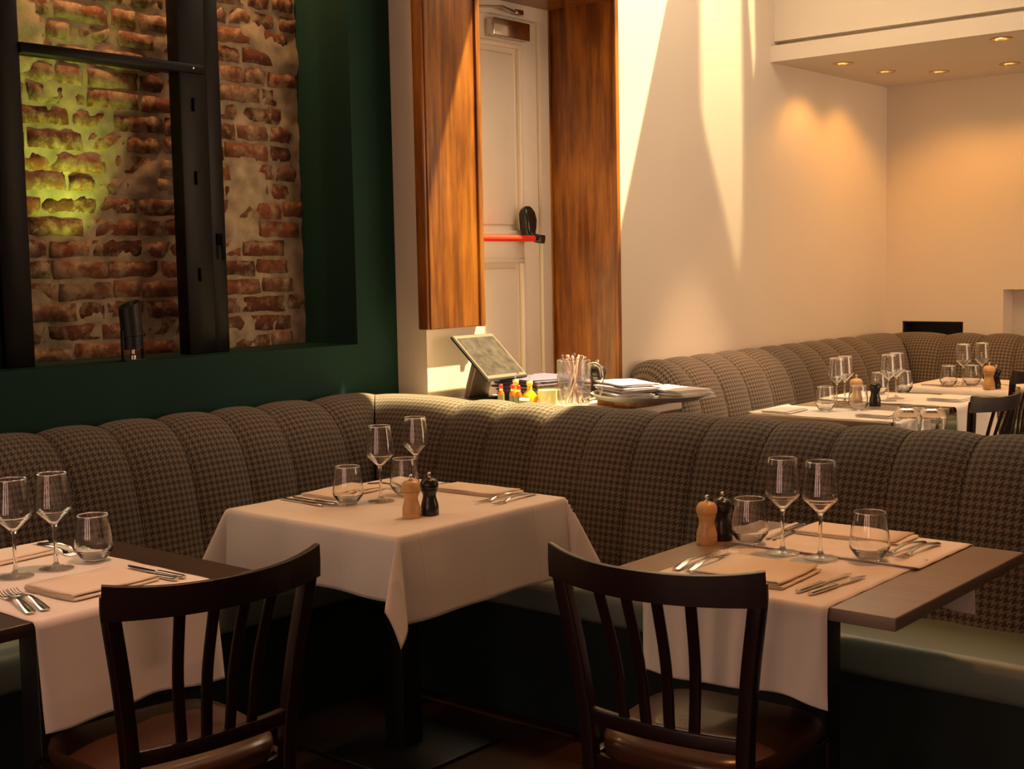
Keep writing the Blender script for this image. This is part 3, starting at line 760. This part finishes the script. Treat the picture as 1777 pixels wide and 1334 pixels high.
def fork_mesh():
    b = bmesh.new(); L = .195
    # handle + neck, along +y with tines at the end; gentle arch
    hz = lambda y: .0035+.010*math.sin(PI*min(1, max(0, (y-.01)/.135)))*.9+(.004 if y > .15 else 0)*((y-.15)/.045)
    ys = [0, .004, .03, .06, .09, .115, .130, .142, .150]; ws = [.006, .0095, .0085, .0062, .0045, .0038, .0045, .0085, .0115]
    th = .0018; rings = []
    for y, w_ in zip(ys, ws):
        z_ = hz(y); rings.append([b.verts.new((s*w_, y, z_+q*th)) for s, q in ((-1, 0), (-.6, 1), (.6, 1), (1, 0), (.6, -1), (-.6, -1))])
    for a, c in zip(rings, rings[1:]):
        for i in range(6): j = (i+1) % 6; b.faces.new((a[i], a[j], c[j], c[i]))
    b.faces.new(rings[0][::-1]); b.faces.new(rings[-1])
    for k in range(4):
        x = -.0092+k*.00613
        path = [(x, .148, hz(.150)), (x, .165, .0030), (x, .182, .0035), (x*.96, .197, .0075)]
        sweep(path, rrect(.0034, .0022, .0008, 1), b, scale=lambda t: (1-.55*t, 1-.4*t))
    bmesh.ops.recalc_face_normals(b, faces=list(b.faces)); return to_mesh(smooth(b, 60), 'fork', M['steel'])
def knife_meshes():
    h = sweep([(0, 0, .0048), (0, .01, .0048), (0, .05, .0048), (0, .095, .0048), (0, .10, .0048)], rrect(.015, .0085, .003), None, scale=lambda t: ((.75, .8) if t in (0,) else (1-.25*t, 1-.15*t)))
    b = bmesh.new(); top = []; bot = []
    pr = [(.098, -.0045, .0045), (.12, -.0065, .005), (.16, -.0085, .0055), (.19, -.0085, .0055), (.207, -.004, .005), (.214, .003, .0035)]
    for y, x0, x1 in pr: top.append((b.verts.new((x0, y, .0052)), b.verts.new((x1, y, .0056)))); bot.append((b.verts.new((x0, y, .0044)), b.verts.new((x1, y, .0040))))
    for i in range(len(pr)-1):
        b.faces.new((top[i][0], top[i][1], top[i+1][1], top[i+1][0])); b.faces.new((bot[i][1], bot[i][0], bot[i+1][0], bot[i+1][1]))
        b.faces.new((top[i][1], bot[i][1], bot[i+1][1], top[i+1][1])); b.faces.new((bot[i][0], top[i][0], top[i+1][0], bot[i+1][0]))
    b.faces.new((top[-1][0], top[-1][1], bot[-1][1], bot[-1][0])); b.faces.new((top[0][1], top[0][0], bot[0][0], bot[0][1]))
    bmesh.ops.recalc_face_normals(b, faces=list(b.faces))
    return to_mesh(h, 'knife_handle', M['steel']), to_mesh(b, 'knife_blade', M['steel'])
FK = fork_mesh(); KH, KB = knife_meshes()
def fork(label, x0, y0, x1, y1, z=ZT): # handle end -> tine end
    a = math.atan2(y1-y0, x1-x0)-PI/2
    o = tag(obj('fork', FK, None, None, (x0, y0, z), a), label, 'fork', 'forks'); o.scale = (1.12, 1.12, 1.12); return o
def knife(label, x0, y0, x1, y1, z=ZT):
    a = math.atan2(y1-y0, x1-x0)-PI/2
    t = thing('knife', label, 'knife', (x0, y0, z), a, 'knives'); obj('handle', KH, None, t); obj('blade', KB, None, t); return t
def napkin_mesh(L, Wd, layers=3, th=.0038, seed=1):
    """napkin folded in a roll: layered folds at one long edge, open at the other"""
    rnd = random.Random(seed); b = bmesh.new()
    # serpentine section across the width
    sec = []
    for k in range(layers):
        z0 = th*k+.0022
        xs_ = [-Wd/2+.004, -Wd/4, 0, Wd/4, Wd/2-.004-.004*k]
        pts = [(x, z0+.0007*math.sin(x*40+k)) for x in xs_]
        if k % 2: pts = pts[::-1]
        sec += pts
        if k < layers-1:
            ex, ez = pts[-1]; sgn = 1 if ex > 0 else -1
            for a in (-60, -20, 20, 60): sec.append((ex+sgn*.0045*math.cos(math.radians(a)), ez+th/2+th/2*math.sin(math.radians(a))))
    nL = 14; A = []
    for i in range(nL+1):
        y = -L/2+L*i/nL
        A.append([b.verts.new((x+.0012*math.sin(y*60+k), y+.0015*math.sin(k*1.7), z_+.0014*math.sin(y*22+seed)*(z_/.01))) for k, (x, z_) in enumerate(sec)])
    for a, c in zip(A, A[1:]):
        for k in range(len(sec)-1): b.faces.new((a[k], a[k+1], c[k+1], c[k])).smooth = True
    bmesh.ops.recalc_face_normals(b, faces=list(b.faces))
    return b
def napkin(label, cx, cy, L, Wd, rz, mat='napkin', z=ZT, seed=1, layers=3, cat='napkin', name='napkin', group='folded cream napkins', th=.0038):
    o = obj(name, napkin_mesh(L, Wd, layers, th, seed), M[mat], None, (cx, cy, z), rz)
    md = o.modifiers.new('thickness', 'SOLIDIFY'); md.thickness = .0019; md.offset = 0
    return tag(o, label, cat, group)
D = math.radians
# left foreground table (places face along x)
wine('wine glass nearest the left edge of the picture, on the left table', -2.823, 1.53)
wine('wine glass beside the tumbler on the left foreground table', -2.82, 1.632)
tumbler('tumbler on the white runner of the left foreground table', -2.822, 1.736)
napkin('cream napkin folded flat by the chair on the left foreground table', -2.595, 1.588, .225, .185, D(4), seed=3, layers=4)
fork('fork nearest the table edge at lower left, beside the flat napkin', -2.480, 1.374, -2.71, 1.428)
fork('fork closer to the flat napkin on the left foreground table', -2.478, 1.406, -2.71, 1.452)
knife('table knife nearest the flat napkin on the left foreground table', -2.475, 1.728, -2.685, 1.708)
knife('table knife farther from the flat napkin on the left foreground table', -2.478, 1.752, -2.69, 1.742)
napkin('cream napkin on the banquette side of the left foreground table', -3.03, 1.60, .235, .13, D(4), seed=5)
fork('fork on the banquette side of the left table, nearer the wall', -3.115, 1.757, -2.93, 1.772)
fork('fork on the banquette side of the left table, nearer the napkin', -3.105, 1.733, -2.93, 1.735)
# corner table
wine('left one of the two wine glasses on the corner tablecloth', -2.821, 2.71)
wine('right one of the two wine glasses on the corner tablecloth, behind the black mill', -2.89, 2.934)
tumbler('tumbler at the left of the corner tablecloth, beside the knives', -2.875, 2.627)
tumbler('tumbler behind the mills on the corner tablecloth', -2.845, 2.837)
mill('light wooden salt mill on the corner tablecloth', -2.567, 2.583, 'millwood')
mill('black pepper mill on the corner tablecloth', -2.552, 2.642, 'millblack')
knife('front table knife left of the tumbler on the corner tablecloth', -2.905, 2.552, -3.105, 2.566)
knife('rear table knife left of the tumbler on the corner tablecloth', -2.885, 2.585, -3.098, 2.597)
napkin('cream napkin behind the knives on the corner tablecloth', -3.035, 2.755, .225, .15, D(3), seed=7)
fork('fork lying behind the left wine glass on the corner tablecloth', -3.08, 2.905, -2.885, 2.89)
napkin('cream napkin at the right of the corner tablecloth, beside the forks', -2.70, 3.01, .13, .27, D(2), seed=9)
fork('left fork beside the right-hand napkin on the corner tablecloth', -2.545, 3.062, -2.555, 2.88)
fork('right fork beside the right-hand napkin on the corner tablecloth', -2.512, 3.066, -2.498, 2.885)
knife('table knife behind the black mill on the corner tablecloth', -2.862, 3.05, -2.848, 2.85)
# right foreground table
ZR = ZT+.0016
wine('left wine glass of the pair on the right foreground table', -1.499, 2.764, ZR)
wine('right wine glass of the pair on the right foreground table', -1.401, 2.766, ZR)
tumbler('tumbler between the mills and wine glasses on the right foreground table', -1.618, 2.815, ZR)
tumbler('tumbler right of the wine glasses on the right foreground table', -1.301, 2.815, ZR)
mill('light wooden salt mill on the bare wood of the right foreground table', -1.717, 2.775, 'millwood', TZ)
mill('black pepper mill on the bare wood of the right foreground table', -1.708, 2.835, 'millblack', TZ)
napkin('cream napkin beside the front knives on the right foreground table', -1.448, 2.545, .20, .225, D(3), seed=11, layers=4)
fork('left fork in front of the mills on the right foreground table', -1.612, 2.468, -1.630, 2.68)
fork('right fork in front of the mills on the right foreground table', -1.580, 2.476, -1.592, 2.69)
knife('left table knife at the front of the right foreground table', -1.292, 2.447, -1.274, 2.662)
knife('right table knife at the front of the right foreground table', -1.262, 2.444, -1.238, 2.656)
napkin('cream napkin on the banquette side of the right foreground table', -1.445, 3.05, .125, .275, D(1), seed=13, z=ZR)
fork('left fork beside the rear napkin on the right foreground table', -1.272, 3.062, -1.288, 2.88, ZR)
fork('right fork beside the rear napkin on the right foreground table', -1.238, 3.066, -1.248, 2.882, ZR)
knife('left rear knife between the tumbler and rear napkin on the right table', -1.617, 3.085, -1.605, 2.885, ZR)
knife('right rear knife beside the rear napkin on the right table', -1.597, 3.09, -1.588, 2.89, ZR)
# far tables
wine('left wine glass of the front pair on the dark-edged far table', -2.854, 5.802)
wine('right wine glass of the front pair on the dark-edged far table', -2.877, 5.935)
tumbler('leftmost tumbler on the dark-edged far table', -2.800, 5.575)
tumbler('tumbler in front of the wooden mill on the dark-edged far table', -2.690, 5.690)
mill('light wooden salt mill on the dark-edged far table', -2.80, 5.90, 'millwood', ZT, 1.2)
mill('black pepper mill on the dark-edged far table', -2.705, 5.905, 'millblack', ZT, 1.05)
napkin('white napkin at the left end of the dark-edged far table', -2.95, 5.46, .2, .14, D(2), 'linen', seed=21)
napkin('white napkin at the right end of the dark-edged far table', -2.50, 5.52, .2, .16, D(2), 'linen', seed=22, layers=4)
tumbler('left tumbler behind the wine glasses on the second far table', -2.921, 6.42)
tumbler('right tumbler behind the wine glasses on the second far table', -2.845, 6.56)
wine('left wine glass on the second far table', -2.736, 6.125)
wine('right wine glass on the second far table', -2.750, 6.25)
napkin('white napkin at the right end of the second far table', -2.50, 6.33, .22, .17, D(2), 'linen', seed=23, layers=4)
napkin('white napkin at the left end of the second far table', -2.95, 6.20, .22, .15, D(2), 'linen', seed=24)
tumbler('left tumbler on the farthest tablecloth', -2.774, 6.985)
tumbler('right tumbler on the farthest tablecloth, behind the wooden mill', -2.68, 7.08)
wine('left wine glass on the farthest tablecloth', -2.715, 7.045)
wine('right wine glass on the farthest tablecloth, behind the mill', -2.664, 7.185)
mill('light wooden salt mill on the farthest tablecloth', -2.529, 6.925, 'millwood', ZT, 1.2)
mill('black pepper mill on the farthest tablecloth', -2.515, 6.985, 'millblack', ZT, 1.05)
napkin('white napkin at the left of the farthest tablecloth', -2.86, 7.10, .25, .14, D(2), 'linen', seed=25)
fork('fork at the right end of the farthest tablecloth', -2.44, 7.10, -2.61, 7.08)

# ------------------------------------------------------------------ waiter station behind the divider
CZ = .895
t = thing('service_counter', 'waiter station counter behind the divider banquette', 'counter', (-3.17, 4.25, 0))
obj('counter_top', box(-.58, .29, -.43, .22, CZ-.03, CZ, None, .003), M['white'], t)
b = bmesh.new(); box(-.56, .27, -.40, .20, .08, CZ-.03, b); box(-.54, .25, -.37, .17, 0, .08, b)
obj('carcass', b, M['stain'], t)
for k in range(2): obj('counter_door', box(-.54+.40*k, -.15+.40*k, -.415+.615, -.40+.62, .12, CZ-.06, None, .003), M['stain'], t)
# POS terminal
def quadbox(c, ux, uy, nrm, hw, hh, th, bm):
    pts = []
    for k in (0, -th):
        for sx, sy in ((-1, -1), (1, -1), (1, 1), (-1, 1)): pts.append(bm.verts.new(c+ux*(sx*hw)+uy*(sy*hh)+nrm*k))
    for f in ((0, 1, 2, 3), (7, 6, 5, 4), (0, 4, 5, 1), (1, 5, 6, 2), (2, 6, 7, 3), (3, 7, 4, 0)): bm.faces.new([pts[i] for i in f])
    return bm
TLc, TRc, BLc = Vector((-3.70, 3.985, 1.167)), Vector((-3.70, 4.243, 1.176)), Vector((-3.50, 3.985, .990))
ux = (TRc-TLc); ux.z = 0; hw = ux.length/2; ux.normalize(); vy = (TLc-BLc); hh = vy.length/2; vy.normalize(); nr = ux.cross(vy).normalized(); cc = (BLc+TRc)/2
if nr.x < 0: nr = -nr
base = Vector((-3.68, 4.11, CZ))
t = thing('pos_terminal', 'tilted touchscreen till on a metal stand at the waiter station', 'till screen', base)
b = quadbox(cc-base, ux, vy, nr, hw, hh, .014, bmesh.new()); bmesh.ops.recalc_face_normals(b, faces=list(b.faces)); bmesh.ops.bevel(b, geom=list(b.edges), offset=.003, segments=2, affect='EDGES')
cs = obj('casing', b, M['black'], t)
b = quadbox(cc-base+nr*.0012, ux, vy, nr, hw-.006, hh-.006, .001, bmesh.new()); bmesh.ops.recalc_face_normals(b, faces=list(b.faces)); obj('bezel', b, M['monback'], cs)
b = quadbox(cc-base+nr*.0020, ux, vy, nr, hw-.014, hh-.022, .0005, bmesh.new()); bmesh.ops.recalc_face_normals(b, faces=list(b.faces)); obj('screen', b, M['screen'], cs)
b = bmesh.new(); sweep([Vector((-.005, .005, 0)), Vector((.01, .005, .06)), Vector((.048, .005, .168))], rrect(.13, .030, .006), b, up=Vector((1, 0, 0)))
obj('stand', b, M['monback'], t)
obj('foot', box(-.075, .08, -.08, .09, 0, .012, None, .004), M['black'], t)
# folded blue napkins: neat stack under the screen
ords = ['top', 'second', 'third', 'fourth', 'fifth', 'sixth', 'seventh']
for k in range(7):
    z0 = CZ+.001+(6-k)*.0128
    napkin('navy folded napkin, %s from the top of the stack beneath the till screen' % ords[k] if k else 'navy folded napkin on top of the stack beneath the till screen',
           -3.46+.006*math.sin(k*2.2)-.02*(k < 3), 4.285+.008*math.cos(k*1.3), .30, .25, D(-6+3*math.sin(k)), 'navy', z0, 30+k, 3, name='napkin', group='navy napkins stacked beneath the till screen')
# sauce bottles, cruets
def sauce(label, x, y):
    t = thing('sauce_bottle', label, 'bottle', (x, y, CZ), group='small red-capped sauce bottles')
    obj('glass_body', lathe([(0, 0), (.012, 0), (.0135, .002), (.0135, .042), (.012, .05), (.0065, .058), (.006, .066), (0, .066)], 24), M['sauce'], t)
    obj('bottle_label', lathe([(.0138, .012), (.0139, .013), (.0139, .038), (.0138, .039)], 24), M['lab'], t)
    obj('neck_band', lathe([(.0068, .057), (.0072, .058), (.0072, .067), (.0068, .068)], 20), M['lemon'], t)
    obj('cap', lathe([(0, .066), (.0078, .066), (.0082, .068), (.0080, .081), (.006, .0835), (0, .0835)], 20), M['redcap'], t)
sauce('red-capped sauce bottle at the left of the three', -3.445, 4.0)
sauce('red-capped sauce bottle in the middle of the three', -3.392, 4.01)
sauce('red-capped sauce bottle at the right of the three', -3.352, 4.0)
def cruet(label, x, y, s=1):
    t = thing('oil_cruet', label, 'cruet', (x, y, CZ), group='golden oil cruets')
    obj('flask', lathe([(0, 0), (.024*s, 0), (.027*s, .004), (.027*s, .03), (.022*s, .045), (.011, .060), (.010, .078), (.0125, .082), (.0125, .086), (0, .086)], 28), M['yellow'], t)
    obj('stopper', lathe([(0, .086), (.0115, .086), (.0135, .092), (.011, .098), (.005, .100), (0, .100)], 20), M['lemon'], t)
    obj('pouring_tube', sweep(bez([(0, 0, .098), (0, 0, .112), (.008, .002, .124), (.014, .003, .122)], 6), circ(.003, 8)), M['glass'], t)
cruet('golden oil cruet behind the red-capped bottles', -3.425, 4.07, .9); cruet('rounder golden oil cruet right of the red-capped bottles', -3.335, 4.05, 1.15)
# small jar with pale juice
t = thing('juice_jar', 'open glass jar with pale lemon juice beside the oil cruets', 'jar', (-3.262, 4.075, CZ))
obj('jar_glass', lathe([(0, 0), (.040, 0), (.042, .003), (.042, .098), (.0405, .0985), (.039, .098), (.039, .006), (0, .005)], 36, ang=20), M['thin'], t)
obj('juice', lathe([(0, .0055), (.0385, .0065), (.0385, .062), (0, .062)], 32), M['lemon'], t)
t = thing('condiment_pot', 'small white sauce pot in front of the juice jar', 'pot', (-3.31, 3.985, CZ))
obj('pot', lathe([(0, 0), (.017, 0), (.020, .003), (.0205, .034), (.019, .0345), (.018, .031), (.017, .006), (0, .005)], 28), M['linen'], t)
obj('pot_label', lathe([(.0207, .010), (.0209, .011), (.0209, .024), (.0207, .025)], 24), M['lab'], t)
# beer mug full of stirrers
px_, py_ = -3.137, 4.085
t = thing('glass_mug', 'tall glass beer mug holding drink stirrers', 'mug', (px_, py_, CZ))
b = lathe([(0, 0), (.060, 0), (.066, .003), (.067, .010), (.066, .182), (.0655, .186), (.062, .187), (.0605, .183), (.0605, .016), (.055, .013), (0, .012)], 44, ang=20)
obj('mug_body', b, M['halfglass'], t)
hp = bez([(.064, .012, .165), (.088, .018, .172), (.112, .024, .158), (.120, .026, .11), (.112, .024, .06), (.090, .018, .038), (.064, .012, .030)], 6)
obj('mug_handle', sweep(hp, circ(.0085, 10, .007)), M['glass'], t)
SM = [plain('stirrer_brown', (.30, .17, .12), .35), plain('stirrer_white', (.75, .66, .60), .35), plain('stirrer_plum', (.22, .11, .16), .35)]
sticks = [to_mesh(lathe([(0, 0), (.0024, 0), (.0024, .188), (.0048, .190), (.0052, .194), (.0040, .199), (0, .200)], 8), 'stirrer', m_) for m_ in SM]
rs = random.Random(5)
for k in range(20):
    a = rs.uniform(0, 2*PI); r0 = rs.uniform(.01, .045); a2 = a+PI+rs.uniform(-.9, .9); r1 = rs.uniform(.025, .050)
    p0 = Vector((r0*math.cos(a), r0*math.sin(a), .016)); p1 = Vector((r1*math.cos(a2), r1*math.sin(a2), .19))
    o = obj('drink_stirrer', sticks[k % 3], None); dvec = (p1-p0).normalized()
    o.location = Vector((px_, py_, CZ))+p0; o.rotation_euler = dvec.to_track_quat('Z', 'Y').to_euler()
    tag(o, 'thin %s drink stirrer standing in the glass mug' % ('brown', 'whitish', 'plum')[k % 3], 'stirrer', 'drink stirrers in the glass mug')
mill('black pepper mill at the back of the waiter station, behind the mug', -3.222, 4.36, 'millblack', CZ, 1.35)
# tray with loosely folded blue napkins
tx, ty = -2.90, 4.28
o = obj('tray', lathe([(0, 0), (.20, 0), (.215, .004), (.235, .020), (.240, .021), (.240, .025), (.232, .024), (.212, .008), (.20, .005), (0, .005)], 64), M['tray'], None, (tx, ty, CZ+.028))
tag(o, 'round grey waiter tray under loosely folded napkins', 'tray')
o = obj('wooden_block', box(-.05, .05, -.12, .12, 0, .028, None, .003), M['stain'], None, (-2.935, 4.26, CZ)); tag(o, 'small wooden box beneath the round tray', 'box')
o = obj('wooden_block', box(-.05, .05, -.12, .12, 0, .028, None, .003), M['stain'], None, (-3.045, 4.30, CZ)); tag(o, 'wooden box beneath the tray, hidden behind the mug', 'box')
M['bluestripe'] = plain('pale_blue_linen', (.42, .37, .44), .85, var=.08, vs=20, bump=.15, bscale=700)
for k in range(5):
    napkin('pale blue napkin, %s from the top of the loose pile on the tray' % ords[k] if k else 'pale blue napkin on top of the loose pile on the tray', tx-.075+.012*math.sin(k*2), ty-.06+.01*math.cos(k*3), .24, .17-.004*k, D(62+7*math.sin(k*1.7)), 'bluestripe', CZ+.0345+(4-k)*.0125, 50+k, 3, group='pale blue napkins piled on the tray')
for k in range(3):
    napkin('white napkin lying %s on the right of the tray' % ('uppermost', 'in the middle', 'lowest')[k], tx+.075+.008*k, ty+.05-.006*k, .27, .17, D(70+5*k), 'linen', CZ+.0345+(2-k)*.0125, 60+k, 3, group='white napkins on the tray')
# shelf at the back of the divider with two upturned tumblers
t = thing('ledge', 'narrow service ledge behind the divider banquette', 'ledge', (-1.72, 3.955, 0))
obj('shelf_board', box(-.45, .5, -.115, .12, .845, .87, None, .003), M['tabletop'], t)
for x in (-.38, .42): obj('ledge_leg', box(x-.02, x+.02, -.10, .10, 0, .845), M['tabletop'], t)
tumbler('upturned tumbler behind the divider banquette, the left one', -1.715, 3.985, .87, True); tumbler('upturned tumbler behind the divider banquette, the right one', -1.645, 4.01, .87, True)

# ------------------------------------------------------------------ ceiling spotlights (outside the picture) with their lamps
def spotcan(label, loc, to, e, colr, size, blend=.5, soft=.04):
    loc = Vector(loc); to = Vector(to); d = (to-loc).normalized()
    t = thing('spotlight', label, 'spotlight', loc, group='track spotlights on the ceiling')
    o = obj('housing', lathe([(.045, -.0), (.05, -.0), (.05, .13), (.03, .15), (0, .15), (0, .14), (.045, .12)], 24), M['black'], t)
    o.rotation_euler = (-d).to_track_quat('Z', 'Y').to_euler()
    obj('stem', sweep([-d*.14, Vector((-d.x*.14, -d.y*.14, CH-loc.z))], circ(.008, 8)), M['black'], t)
    light('SPOT', 'spotlight_beam', loc+d*.012, to, e, colr, spot_size=math.radians(size), spot_blend=blend, shadow_soft_size=soft)
spotcan('track spotlight over the right foreground table', (-1.2, 3.2, 3.35), (-1.42, 2.75, .75), 120, WARM, 38, .7)
spotcan('track spotlight over the corner table', (-2.4, 3.2, 3.35), (-2.72, 2.75, .75), 80, WARM, 38, .7)
spotcan('track spotlight over the left foreground table', (-2.2, 2.0, 3.35), (-2.72, 1.55, .75), 150, (1, .47, .28), 40, .7)
spotcan('added spotlight brightening the far tables', (-2.3, 6.0, 3.35), (-2.7, 5.9, .75), 50, (1, .70, .45), 50, .6)  # extra lamp added to lift the brightness of the far tables
spotcan('track spotlight over the farthest table', (-2.0, 6.2, 3.35), (-2.65, 7.15, .75), 90, WARM, 40, .6)
spotcan('added spotlight brightening the far banquette', (-2.65, 5.9, 3.35), (-3.46, 5.95, .6), 300, (1, .60, .34), 30, .8)  # lamp added to lift the banquette, in place of daylight from the roof
def added_streak_spot(label, loc, to, pts, e, colr, size, soft):
    """an added spotlight whose node mask shapes the beam into a convex streak on the cream wall (pts: y, z)"""
    spotcan(label, loc, to, e, colr, size, .1, .004)
    o = [q for q in col.objects if q.type == 'LIGHT'][-1]; d = o.data; d.use_nodes = True; nt = d.node_tree
    em = nt.nodes['Emission']; Rm = o.rotation_euler.to_matrix().transposed(); L = Vector(o.location)
    uv = []
    for y, z in pts:
        p = Rm @ (Vector((XP, y, z))-L); uv.append((p.x/-p.z, p.y/-p.z))
    area = sum(a[0]*b_[1]-b_[0]*a[1] for a, b_ in zip(uv, uv[1:]+uv[:1])); sg = 1 if area > 0 else -1
    tc = nt.nodes.new('ShaderNodeTexCoord'); sp = nt.nodes.new('ShaderNodeSeparateXYZ'); nt.links.new(tc.outputs['Normal'], sp.inputs[0])
    def mt(op, a, b_=None):
        q = nt.nodes.new('ShaderNodeMath'); q.operation = op
        for i, v in enumerate((a, b_)):
            if v is None: continue
            if isinstance(v, (int, float)): q.inputs[i].default_value = v
            else: nt.links.new(v, q.inputs[i])
        return q.outputs[0]
    az = mt('ABSOLUTE', sp.outputs[2]); u = mt('DIVIDE', sp.outputs[0], az); v = mt('DIVIDE', sp.outputs[1], az); acc = None
    for (a, b_) in zip(uv, uv[1:]+uv[:1]):
        dx, dy = b_[0]-a[0], b_[1]-a[1]; ln = math.hypot(dx, dy); nx, ny = -dy/ln*sg, dx/ln*sg
        dist = mt('SUBTRACT', mt('ADD', mt('MULTIPLY', u, nx), mt('MULTIPLY', v, ny)), nx*a[0]+ny*a[1])
        m_ = mt('MINIMUM', mt('MAXIMUM', mt('ADD', mt('DIVIDE', dist, soft), .5), 0.0), 1.0)
        acc = m_ if acc is None else mt('MULTIPLY', acc, m_)
    nt.links.new(acc, em.inputs['Strength'])
added_streak_spot('added spotlight imitating the tapering reflected-sun streak on the cream wall', (-2.35, 6.25, 3.42), (-3.78, 6.30, 2.2),
             [(6.08, 3.3), (6.075, 2.24), (6.20, 1.93), (6.455, 1.40), (6.50, 1.50), (6.53, 1.9), (6.525, 2.3), (6.49, 3.3)], 165, (1, .76, .40), 75, .04)  # added lamp stands in for sunlight reflected up onto the wall
added_streak_spot('second added spotlight imitating the short reflected-sun streak on the cream wall', (-2.30, 6.35, 3.42), (-3.78, 6.58, 2.7),
             [(6.54, 3.3), (6.585, 2.8), (6.635, 2.5), (6.66, 2.6), (6.655, 2.9), (6.63, 3.3)], 130, (1, .76, .42), 50, .02)  # another added lamp, shaped like a small patch of reflected sun
